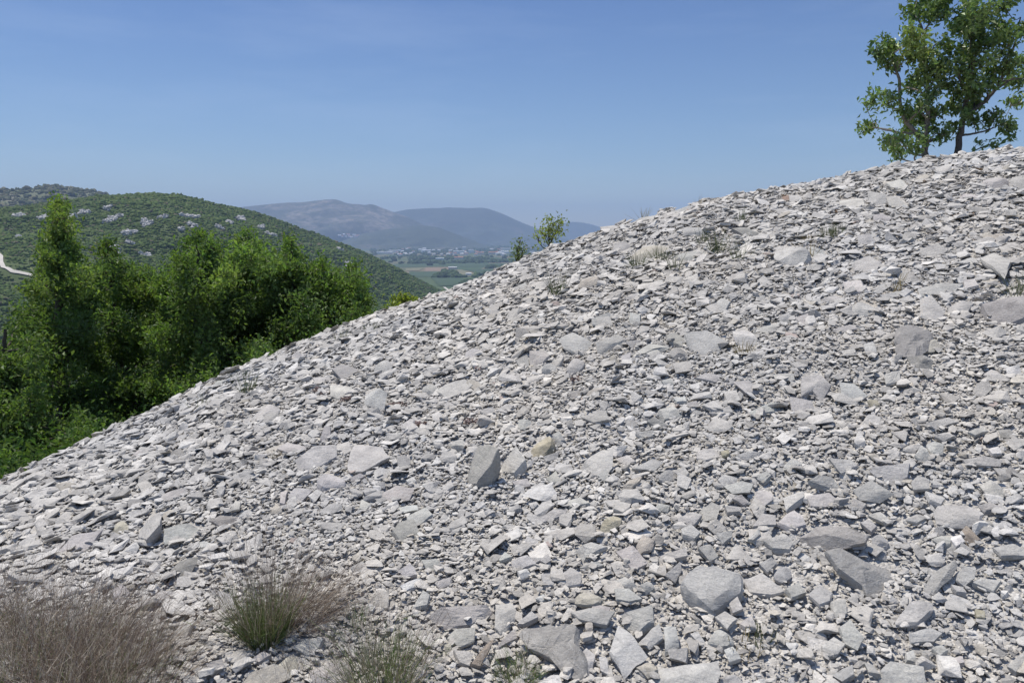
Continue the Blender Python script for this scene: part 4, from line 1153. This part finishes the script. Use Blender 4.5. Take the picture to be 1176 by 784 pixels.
K|gr|220,310 280,280 315,320 260,350
K|gb|350,500 410,500 430,600 360,640
K|pb|660,370 710,355 740,420 690,440
K|ps|720,490 780,450 800,500 750,510
K|gs|120,130 200,110 280,200 200,230
K|gs|0,400 90,410 70,490 0,480
K|gs|320,160 460,120 470,160 340,190
K|gs|520,120 580,100 620,160 580,190
K|gs|370,620 470,610 460,680 380,660
K|gs|950,320 1010,290 1050,340 980,360
K|pb|30,650 70,640 85,750 40,720|pale upright pieces standing right of the pitted boulder;the pale upright piece
K|gr|620,760 700,735 760,800 620,800
K|gb|820,200 880,165 910,190 860,240
K|gb|80,290 160,260 230,310 140,310
L|gb|135,450 200,410 420,400 470,430 350,495 200,510|jutting flat slab over a dark gap at the bottom right of the bushes;the jutting slab
L|gb|225,560 270,515 365,505 360,570 290,605|grey block under the jutting slab;the block under the jutting slab
L|gb|465,380 540,370 575,430 490,540 460,510|upright tapering block right of the jutting slab;the upright tapering block
L|gb|570,540 620,490 840,490 900,640 910,740 820,750 700,640 600,590|big pitted boulder with small holes and a dark hollow underneath at the bottom;the pitted boulder
L|rb|345,690 420,590 460,560 440,610 390,700|rusty orange splinter of stone below the jutting slab;the rusty splinter
L|pb|260,620 360,630 340,700 290,680|pale block left of the rusty splinter;the pale block by the splinter
L|wb|0,300 100,265 115,305 20,325|bright white slab above the sparse tuft in the lower left middle;the bright white slab
L|gs|60,410 110,330 145,350 130,400
L|gb|760,270 830,210 885,250 880,295 790,310|squarish grey slab over a dark gap above the pitted boulder;the squarish slab
L|tr|830,370 900,330 1000,370 960,405 870,405|smooth tan grey oval stone above the pitted boulder;the tan oval stone
L|gb|835,430 920,410 1050,430 1010,500 870,470
L|gb|810,140 930,90 1000,110 880,190|wide triangular slab in the lower middle slope;the wide triangular slab
L|gb|500,190 620,155 665,190 590,225
L|pb|690,250 750,240 750,300 700,310
L|wb|670,760 780,725 795,800 670,800|white block at the bottom edge below the pitted boulder;the white bottom block
L|tr|900,490 940,480 945,530 910,540
L|wb|575,230 620,225 640,250 590,270
L|gs|480,180 510,140 545,165 490,182
L|gs|100,180 180,175 210,210 130,235
L|gb|165,290 240,255 245,300 190,325
L|pb|870,650 910,590 955,640 930,760 880,700|pale cracked chunk on the right flank of the pitted boulder;the pale cracked chunk
L|gs|570,490 640,430 675,460 600,495
L|gs|510,560 560,510 570,560 460,620
L|tb|215,590 245,585 250,625 220,630
L|ps|680,180 720,150 740,180 710,200
L|pb|870,205 960,190 1000,205 930,225
L|wb|660,370 700,345 720,370 690,385
M|gb|720,600 820,460 850,520 840,560 770,640 730,630|tilted slab with a dark right edge on the lower left slope;the tilted left slab
M|gb|850,400 960,365 985,400 930,440 850,440|boxy grey stone uphill from the tilted slab on the left slope;the boxy left stone
M|gb|335,460 390,435 410,480 360,505
M|ts|280,440 340,410 330,440 290,480|cream tilted chip on the left slope;the cream chip
M|wb|850,260 885,245 910,265 880,290|white cube shaped stone on the left slope;the white cube stone
M|gs|290,720 380,620 540,580 490,660 420,720|large slab with parallel scratches above the big brown bush;the scratched slab
M|tr|600,560 640,530 690,570 610,640|pinkish pale stone left of the tilted slab;the pinkish stone
M|gb|680,210 740,150 750,190 710,225
M|gb|470,395 530,370 545,400 490,425
M|ps|-20,345 60,350 80,400 0,440|pale block at the left edge where the scree meets the trees;the left edge block
M|ps|75,330 120,280 200,280 120,320
M|gs|1050,250 1120,220 1120,260 1070,270
M|gs|860,580 1000,540 1100,580 1000,660 870,660|broad flat slab right of the tilted slab on the left slope;the broad left slab
M|ws|1010,660 1080,645 1140,670 1030,685|long pale sliver below the broad left slab;the long pale sliver
M|gs|420,170 470,150 490,180 430,190
M|gs|195,320 230,300 250,315 210,330
M|gs|720,340 770,320 820,370 760,410
M|gs|945,440 980,430 1000,465 960,490
M|dr|870,190 950,150 990,200 900,225
N|db|100,360 150,320 250,330 240,400 160,395|rock with a shaded brown underside left of the grassy bush;the brown sided rock
N|gb|250,330 300,285 345,300 320,345 250,370
N|gs|505,230 540,180 640,190 590,240 540,280
N|gr|650,150 710,90 820,130 800,170 700,195
N|tb|420,290 450,260 480,300 470,320 425,320|small cream pyramid stone above the grassy bush;the cream pyramid
N|gb|835,600 900,570 955,605 870,640
N|gb|1060,410 1090,370 1176,330 1200,440 1110,470|dark fronted rock in the lower middle right of the grassy bush;the dark fronted lower rock
N|gs|1085,620 1150,580 1176,600 1190,640 1120,650
N|gs|465,260 470,195 505,190 490,265
N|gs|830,130 890,105 915,120 860,150
N|gs|200,300 230,250 260,255 250,290
N|gs|885,290 900,235 945,270 920,300
N|ws|80,540 170,520 190,545 100,560|white thin slab left of the grassy bush;the white thin slab
N|gs|820,60 850,-60 1000,-40 1045,20 900,100 830,105|large flat slab right of the big pale sheet with a dark lower edge;the large flat slab
N|gs|975,230 1080,170 1176,190 1150,250 1030,270
O|db|835,230 880,180 970,155 960,200 930,260 870,310 840,280|squat rock with a dark brown front between the bushes;the squat dark rock
O|gs|700,170 740,135 780,160 750,190
O|gb|820,570 940,430 945,480 890,610|long narrow slab pointing downhill right of the big brown bush;the long narrow slab
O|gs|240,140 320,85 315,100 260,160
O|ps|720,380 790,330 900,340 870,370
O|db|580,240 625,230 630,260 590,265
O|ps|540,330 600,300 640,340 580,390
O|rs|80,200 110,185 120,205 90,215|small rusty chip above the big brown bush;the rusty chip
P|tb|390,720 470,650 540,630 540,690 480,770 400,770|tan topped block at the bottom edge between the two grassy bushes;the tan topped block
P|gb|490,600 560,560 650,560 600,640 560,650
P|gb|570,700 700,650 770,690 770,800 580,800
P|ps|130,330 200,340 210,410 150,440
P|gs|290,670 350,620 390,640 330,680
P|gs|70,680 150,665 155,700 90,730
'''
TONE = {'g': ((0.425, 0.407, 0.380), 'grey'), 'p': ((0.465, 0.447, 0.417), 'pale grey'), 'w': ((0.60, 0.58, 0.545), 'white'), 'd': ((0.30, 0.287, 0.268), 'dark grey'),
        't': ((0.43, 0.395, 0.335), 'tan'), 'y': ((0.40, 0.36, 0.27), 'yellowish'), 'r': ((0.34, 0.285, 0.23), 'rusty'), 'b': ((0.27, 0.2, 0.16), 'brown')}
NAMES = {'s': 'rock_slab', 'b': 'rock_block', 'r': 'boulder'}
hs = []
for line in STONES.strip().splitlines():
    f = line.split('|')
    ox, oy, sc = TILES[f[0]]
    q = np.array([[float(c) for c in p.split(',')] for p in f[2].split()])
    q = q / sc + np.array([ox, oy])
    lab, short = (f[3].split(';') if len(f) > 3 else (None, None))
    A = 0.5 * abs(np.sum(q[:, 0] * np.roll(q[:, 1], -1) - np.roll(q[:, 0], -1) * q[:, 1]))
    hs.append(dict(q=q, tone=f[1][0], shape=f[1][1], lab=lab, short=short, c=q.mean(0), A=A))

# labels for the stones that are no landmark: look first, then what they lie beside
marks = [h for h in hs if h['lab']]
used = set(h['lab'] for h in hs if h['lab'])
def where(d):
    a = math.degrees(math.atan2(-d[1], d[0])) % 360
    return ['right of', 'above and right of', 'above', 'above and left of', 'left of', 'below and left of', 'below', 'below and right of'][int((a + 22.5) // 45) % 8]
for h in hs:
    if h['lab']: continue
    e = h['q'] - h['c']; ev = np.sqrt(np.abs(np.linalg.eigvalsh(np.cov(e.T))))
    size = 'big' if h['A'] > 900 else 'small' if h['A'] < 220 else 'mid sized'
    form = {'s': 'flat', 'b': 'blocky', 'r': 'rounded'}[h['shape']]
    if ev[1] / max(ev[0], 1e-6) > 2.3: form = 'long ' + form
    elif len(h['q']) == 3: form = 'triangular'
    near = sorted(marks, key=lambda m: np.hypot(*(m['c'] - h['c'])))
    done = False
    for k in range(7):
        m = near[k]; dist = np.hypot(*(m['c'] - h['c']))
        lab = f"{size} {TONE[h['tone']][1]} {form} stone {'just ' if dist < 40 else ''}{where(h['c'] - m['c'])} {m['short']}"
        if lab not in used and len(lab.split()) <= 16: done = True; break
    if not done: print('LABEL CLASH', lab)
    used.add(lab); h['lab'] = lab

def stone_mesh(poly, c, N, U, th, shape, seed, res, rough=1.0):
    """closed stone: outline poly (k,3) on a plane with normal N; extruded along -U"""
    r_ = np.random.default_rng(seed)
    k = len(poly)
    L = np.linalg.norm(np.roll(poly, -1, 0) - poly, axis=1); per = L.sum(); n = res
    cum = np.concatenate([[0], np.cumsum(L)]); s = np.arange(n) / n * per
    # keep the corners: move the nearest sample onto each
    for q in cum[:-1]:
        s[int(np.argmin(np.abs(s - q)))] = q
    s = np.sort(s); closed = np.vstack([poly, poly[:1]])
    ring = np.stack([np.interp(s, cum, closed[:, i]) for i in range(3)], 1)
    if shape == 'r':
        for _ in range(2): ring = 0.5 * ring + 0.25 * (np.roll(ring, 1, 0) + np.roll(ring, -1, 0))
    size = math.sqrt(0.5 * abs(np.sum(np.cross(poly - c, np.roll(poly, -1, 0) - c) @ N)) + 1e-9)
    rad = ring - c
    jit = np.convolve(np.pad(r_.standard_normal(n), 1, mode='wrap'), [0.3, 0.6, 0.3], 'valid')
    ring = c + rad * (1 + 0.032 * rough * jit)[:, None]
    dome = {'s': 0.012, 'b': 0.03, 'r': 0.11}[shape] * size
    bev = {'s': 0.014, 'b': 0.018, 'r': 0.06}[shape]
    rows = []
    for f, dz in ((0.22, 0), (0.45, 0), (0.68, 0), (1 - bev * 1.6, 0), (1.0, -bev * 0.75 * size)):
        rows.append(c + (ring - c) * f + N * (dome * (1 - f ** 2.2)) + N * dz)
    under = np.convolve(np.pad(r_.standard_normal(n), 2, mode='wrap'), np.ones(5) / 5, 'valid')
    flare = r_.uniform(-0.16, 0.05); slip = np.cross(N, r_.standard_normal(3)) * size * 0.10
    for f, g in ((0.35, 1.03 + flare * 0.3), (0.7, 0.99 + flare * 0.7), (1.0, 0.84 + flare)):
        rows.append(c + (ring - c) * (g + 0.05 * f * under[:, None]) - U * (th * f) - N * bev * 0.75 * size + slip * f)
    bot = c - U * th * 1.05
    V = np.concatenate([[c + N * dome]] + rows + [[bot]])
    nr = len(rows)
    F3 = [(0, 1 + j, 1 + (j + 1) % n) for j in range(n)]
    for i in range(nr - 1):
        a, b = 1 + i * n, 1 + (i + 1) * n
        for j in range(n):
            j2 = (j + 1) % n
            if (i + j) % 2: F3 += [(a + j, b + j, b + j2), (a + j, b + j2, a + j2)]
            else: F3 += [(a + j, b + j, a + j2), (a + j2, b + j, b + j2)]
    a = 1 + (nr - 1) * n; last = len(V) - 1
    F3 += [(last, a + (j + 1) % n, a + j) for j in range(n)]
    # broken faces: flatten whatever sticks out past a few random planes
    W_ = V - c
    for j in range({'s': 2, 'b': 3, 'r': 5}[shape]):
        d = r_.standard_normal(3); d -= N * (d @ N); d /= np.linalg.norm(d)
        tilt = r_.uniform(0.10, 0.28) if shape == 's' else r_.uniform(0.15, 0.55)
        reach = (W_ @ d).max()
        e = N + d * tilt; e /= np.linalg.norm(e)
        lim = e @ (d * reach * r_.uniform(-0.1, 0.7) + N * dome * 0.6)
        pr = W_ @ e
        W_ = W_ - np.outer(np.maximum(pr - lim, 0), e)
    # relief
    o = r_.uniform(0, 50, 3)
    for i in range(len(W_)):
        p = Vector(W_[i] / size)
        q = mnoise.noise(p * 1.7 + Vector(o)) * 0.03 + mnoise.noise(p * 5.0 + Vector(o)) * 0.018 - abs(mnoise.noise(p * 10.0 + Vector(o))) * 0.014
        W_[i] += (N * 0.7 + W_[i] / (np.linalg.norm(W_[i]) + 1e-6) * 0.5) * q * size * rough
    return W_ + c, np.array(F3), size

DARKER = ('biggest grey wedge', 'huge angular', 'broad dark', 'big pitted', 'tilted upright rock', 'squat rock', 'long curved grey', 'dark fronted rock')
for i, h in enumerate(hs):
    q = h['q']
    lo = q[np.argsort(q[:, 1])[-2:]].mean(0)
    gpt = cast(h['c'][0], h['c'][1] * 0.45 + lo[1] * 0.55)
    n0 = ground_normal(gpt[0], gpt[1])
    v = -gpt / np.linalg.norm(gpt)
    r_ = np.random.default_rng(900 + i)
    lean = {'s': 0.30, 'b': 0.38, 'r': 0.42}[h['shape']]
    side = -0.95 if h['lab'].startswith('tilted upright rock') else -0.55 if 'tilted dark sided' in h['lab'] or 'tilted slab with' in h['lab'] or 'upright slab with a dark right' in h['lab'] else 0.0
    N = n0 * (1 - lean) + v * lean + np.array([side, 0, 0]) + r_.standard_normal(3) * np.array([0.16, 0.10, 0.05]); N /= np.linalg.norm(N)
    def plane(qq, P):
        d = ray(qq[:, 0], qq[:, 1]); t = (P @ N) / (d @ N); return d * t[:, None]
    P3 = plane(q, gpt)
    ext = P3 - P3.mean(0); minor = math.sqrt(max(np.sort(np.linalg.eigvalsh(np.cov(ext.T)))[1], 1e-6)) * 2
    th = {'s': 0.28, 'b': 0.34, 'r': 0.46}[h['shape']] * minor * r_.uniform(0.85, 1.2)
    th = min(max(th, 0.028), 0.32) * (2.6 if side < -0.8 else 1.5 if side else 1.0)
    P3 = plane(q, gpt + n0 * (th * 0.60 + 0.042))
    cc = P3.mean(0)
    if np.cross(P3[1] - P3[0], P3[2] - P3[1]) @ N < 0 and np.sum(np.cross(P3 - cc, np.roll(P3, -1, 0) - cc) @ N) < 0: P3 = P3[::-1]
    elif np.sum(np.cross(P3 - cc, np.roll(P3, -1, 0) - cc) @ N) < 0: P3 = P3[::-1]
    U = n0 * 0.75 + np.array([0, 0, 0.5]) ; U /= np.linalg.norm(U)
    res = int(np.clip(math.sqrt(h['A']) * 0.9, 16, 54))
    V, F3, size = stone_mesh(P3, cc, N, U, th, h['shape'], 500 + i, res, 2.6 if any(w in h['lab'] for w in ('lumpy', 'knobbly', 'pitted boulder with')) else 1.0)
    h['size'] = size
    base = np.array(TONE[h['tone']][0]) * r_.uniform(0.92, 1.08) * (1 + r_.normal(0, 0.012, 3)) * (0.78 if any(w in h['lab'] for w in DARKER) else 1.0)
    C = np.tile(base, (len(V), 1)) 
    o = mesh_obj(NAMES[h['shape']], V, F3, M['stone'], loc=tuple(cc - U * th * 0.9), tint=C, smooth=True, sharp=math.radians(19))
    tag(o, h['lab'], {'s': 'slab', 'b': 'rock', 'r': 'boulder'}[h['shape']], 'loose limestone rocks of the scree slope', 'thing')
print('hero stones', len(hs))

# ------------------------------------------------------------------ the rest of the scree: one mass of broken stones
def base_stones(n, lo_pts, hi_pts, bevel=False, seed=0):
    out = []
    r_ = random.Random(seed)
    for i in range(n):
        bm = bmesh.new()
        kind = r_.random()
        k = r_.randint(lo_pts, hi_pts)
        zt = r_.uniform(0.06, 0.17)
        if kind < 0.8:                                # plates: two ragged outlines
            for z, s in ((0.5, r_.uniform(0.72, 0.98)), (-0.5, 1.0)):
                m = r_.randint(3, 5); a0 = r_.uniform(0, 6.28)
                for j in range(m):
                    a = a0 + 6.283 * (j + r_.uniform(-0.3, 0.3)) / m; q = s * r_.uniform(0.75, 1.15)
                    bm.verts.new((math.cos(a) * q * 0.5, math.sin(a) * q * 0.36, z * zt + r_.uniform(-0.03, 0.03)))
        else:
            for j in range(k):
                d = Vector((r_.gauss(0, 1), r_.gauss(0, 1), r_.gauss(0, 1))).normalized() * r_.uniform(0.8, 1.1)
                bm.verts.new((d.x * 0.5, d.y * r_.uniform(0.3, 0.42), d.z * r_.uniform(0.13, 0.26)))
        g = bmesh.ops.convex_hull(bm, input=bm.verts)
        dead = [e for e in g['geom_interior'] + g['geom_unused'] if isinstance(e, bmesh.types.BMVert)]
        bmesh.ops.delete(bm, geom=list(set(dead)), context='VERTS')
        if bevel:
            bmesh.ops.dissolve_limit(bm, angle_limit=0.12, verts=bm.verts, edges=bm.edges)
            bmesh.ops.bevel(bm, geom=list(bm.edges), offset=0.010, segments=1, affect='EDGES', clamp_overlap=True)
            bmesh.ops.triangulate(bm, faces=bm.faces)
            bmesh.ops.subdivide_edges(bm, edges=[e for e in bm.edges if e.calc_length() > 0.22], cuts=1, use_grid_fill=False)
            bmesh.ops.triangulate(bm, faces=bm.faces)
            off = Vector((r_.uniform(0, 99), r_.uniform(0, 99), 0))
            for v in bm.verts: v.co += v.co.normalized() * (mnoise.noise(v.co * 4.2 + off) * 0.03 + mnoise.noise(v.co * 11 + off) * 0.012)
        bmesh.ops.triangulate(bm, faces=bm.faces)
        bmesh.ops.recalc_face_normals(bm, faces=bm.faces)
        bm.verts.index_update()
        out.append((np.array([v.co[:] for v in bm.verts]), np.array([[v.index for v in f.verts] for f in bm.faces]))); bm.free()
    return out

def in_any_hero(x, y, z, grow=1.0):
    u, v = to_pixel(np.stack([x, y, z], -1)); hit = np.zeros(len(x), bool)
    for h in hs:
        q = h['c'] + (h['q'] - h['c']) * grow
        m = (u > q[:, 0].min()) & (u < q[:, 0].max()) & (v > q[:, 1].min()) & (v < q[:, 1].max())
        if not m.any(): continue
        i = np.nonzero(m)[0]; a, b = u[i], v[i]; ins = np.zeros(len(i), bool)
        for j in range(len(q)):
            x1, y1 = q[j - 1]; x2, y2 = q[j]
            c_ = ((y1 > b) != (y2 > b)) & (a < (x2 - x1) * (b - y1) / (y2 - y1 + 1e-12) + x1)
            ins ^= c_
        hit[i] |= ins
    return hit

def scatter(n, s0, s1, power, rmin, rmax, lift, tilt, bases, az_lim=0.92, clear=1.0, clump=0.0, near=1.0):
    a = rng.uniform(-az_lim, az_lim, n); Dz, _ = ridge_at(a)
    R1 = np.minimum(Dz + 0.8, rmax)
    r = np.sqrt(rng.uniform(rmin ** 2, np.maximum(R1, rmin + 0.1) ** 2))
    x, y = np.sin(a) * r, np.cos(a) * r
    t = rng.random(n); s = (s0 ** (-power) + t * (s1 ** (-power) - s0 ** (-power))) ** (-1 / power)
    keep = ~in_any_hero(x, y, ground(x, y), clear)
    if clump: keep &= fbm(x / 0.9, y / 0.9, 41, 3) > rng.normal(-clump, 0.35, n)
    s = s * np.interp(r, [3, 6, 13], [0.9, 1.05, 1.55])
    keep &= rng.random(n) < np.interp(r, [3, 6, 13], [1.0, 0.95, 0.62]) * np.interp(r, [3, 7], [near, 1.0])
    x, y, s = x[keep], y[keep], s[keep]; n = len(x)
    z = ground(x, y); N = ground_normal(x, y)
    Nn = N + rng.standard_normal((n, 3)) * tilt; Nn /= np.linalg.norm(Nn, axis=1, keepdims=True)
    T = rng.standard_normal((n, 3)); T -= Nn * (T * Nn).sum(1, keepdims=True); T /= np.linalg.norm(T, axis=1, keepdims=True)
    B = np.cross(Nn, T)
    P = np.stack([x, y, z], -1) + N * (s * 0.12 + lift * rng.random(n) ** 1.5)[:, None]
    sc = np.stack([s * rng.uniform(0.85, 1.2, n), s * rng.uniform(0.8, 1.15, n), s * rng.uniform(0.6, 1.15, n)], -1)
    base = np.array(TONE['g'][0]); t_ = rng.normal(1.05, 0.165, n).clip(0.66, 1.42)
    warm = np.clip(fbm(x / 1.1, y / 1.1, 71, 4), -1, 1)
    C = base * (t_ * (1 + 0.10 * fbm(x / 1.7, y / 1.7, 81, 3)))[:, None] * (1 + warm[:, None] * np.array([0.035, 0.005, -0.045]))
    w = rng.random(n)
    C[w < 0.04] = np.array(TONE['w'][0]) * 0.95
    m = (w > 0.04) & (w < 0.062); C[m] = np.array((0.415, 0.385, 0.335)) * t_[m, None]
    m = (w > 0.062) & (w < 0.064); C[m] = np.array((0.36, 0.30, 0.27)) * t_[m, None]
    which = rng.integers(0, len(bases), n)
    VV, FF, CC, o = [], [], [], 0
    for b, (bv, bf) in enumerate(bases):
        i = np.nonzero(which == b)[0]
        if not len(i): continue
        L = bv[None] * sc[i][:, None]
        V = P[i][:, None] + L[..., 0:1] * T[i][:, None] + L[..., 1:2] * B[i][:, None] + L[..., 2:3] * Nn[i][:, None]
        FF.append((bf[None] + (o + np.arange(len(i)) * len(bv))[:, None, None]).reshape(-1, 3))
        VV.append(V.reshape(-1, 3)); CC.append(np.repeat(C[i], len(bv), 0)); o += len(i) * len(bv)
    return np.concatenate(VV), np.concatenate(FF), np.concatenate(CC)

B1 = base_stones(46, 8, 12, False, 1)
B2 = base_stones(40, 9, 13, True, 2)
layers = [scatter(84000, 0.012, 0.03, 1.6, 2.2, 7.5, 0.014, 0.34, B1, clear=0.9, az_lim=0.8),
          scatter(80000, 0.016, 0.028, 1.6, 5.5, 99, 0.010, 0.30, B1, clear=0.86, az_lim=0.8),
          scatter(165000, 0.026, 0.07, 1.8, 2.2, 99, 0.022, 0.23, B1, clear=0.92),
          scatter(34000, 0.025, 0.075, 1.7, 2.2, 6.5, 0.026, 0.22, B1, clear=0.95, az_lim=0.8),
          scatter(32000, 0.07, 0.13, 2.2, 2.2, 99, 0.030, 0.22, B2, clear=1.06, clump=0.4, near=0.42),
          scatter(4600, 0.13, 0.21, 2.6, 2.4, 99, 0.022, 0.20, B2, clear=1.15, clump=0.4, near=0.3)]
V, Fc, C = merge3(layers)
o = mesh_obj('scree', V, Fc, M['stone'], tint=C)
tag(o, kind='stuff')
print('scree tris', len(Fc))
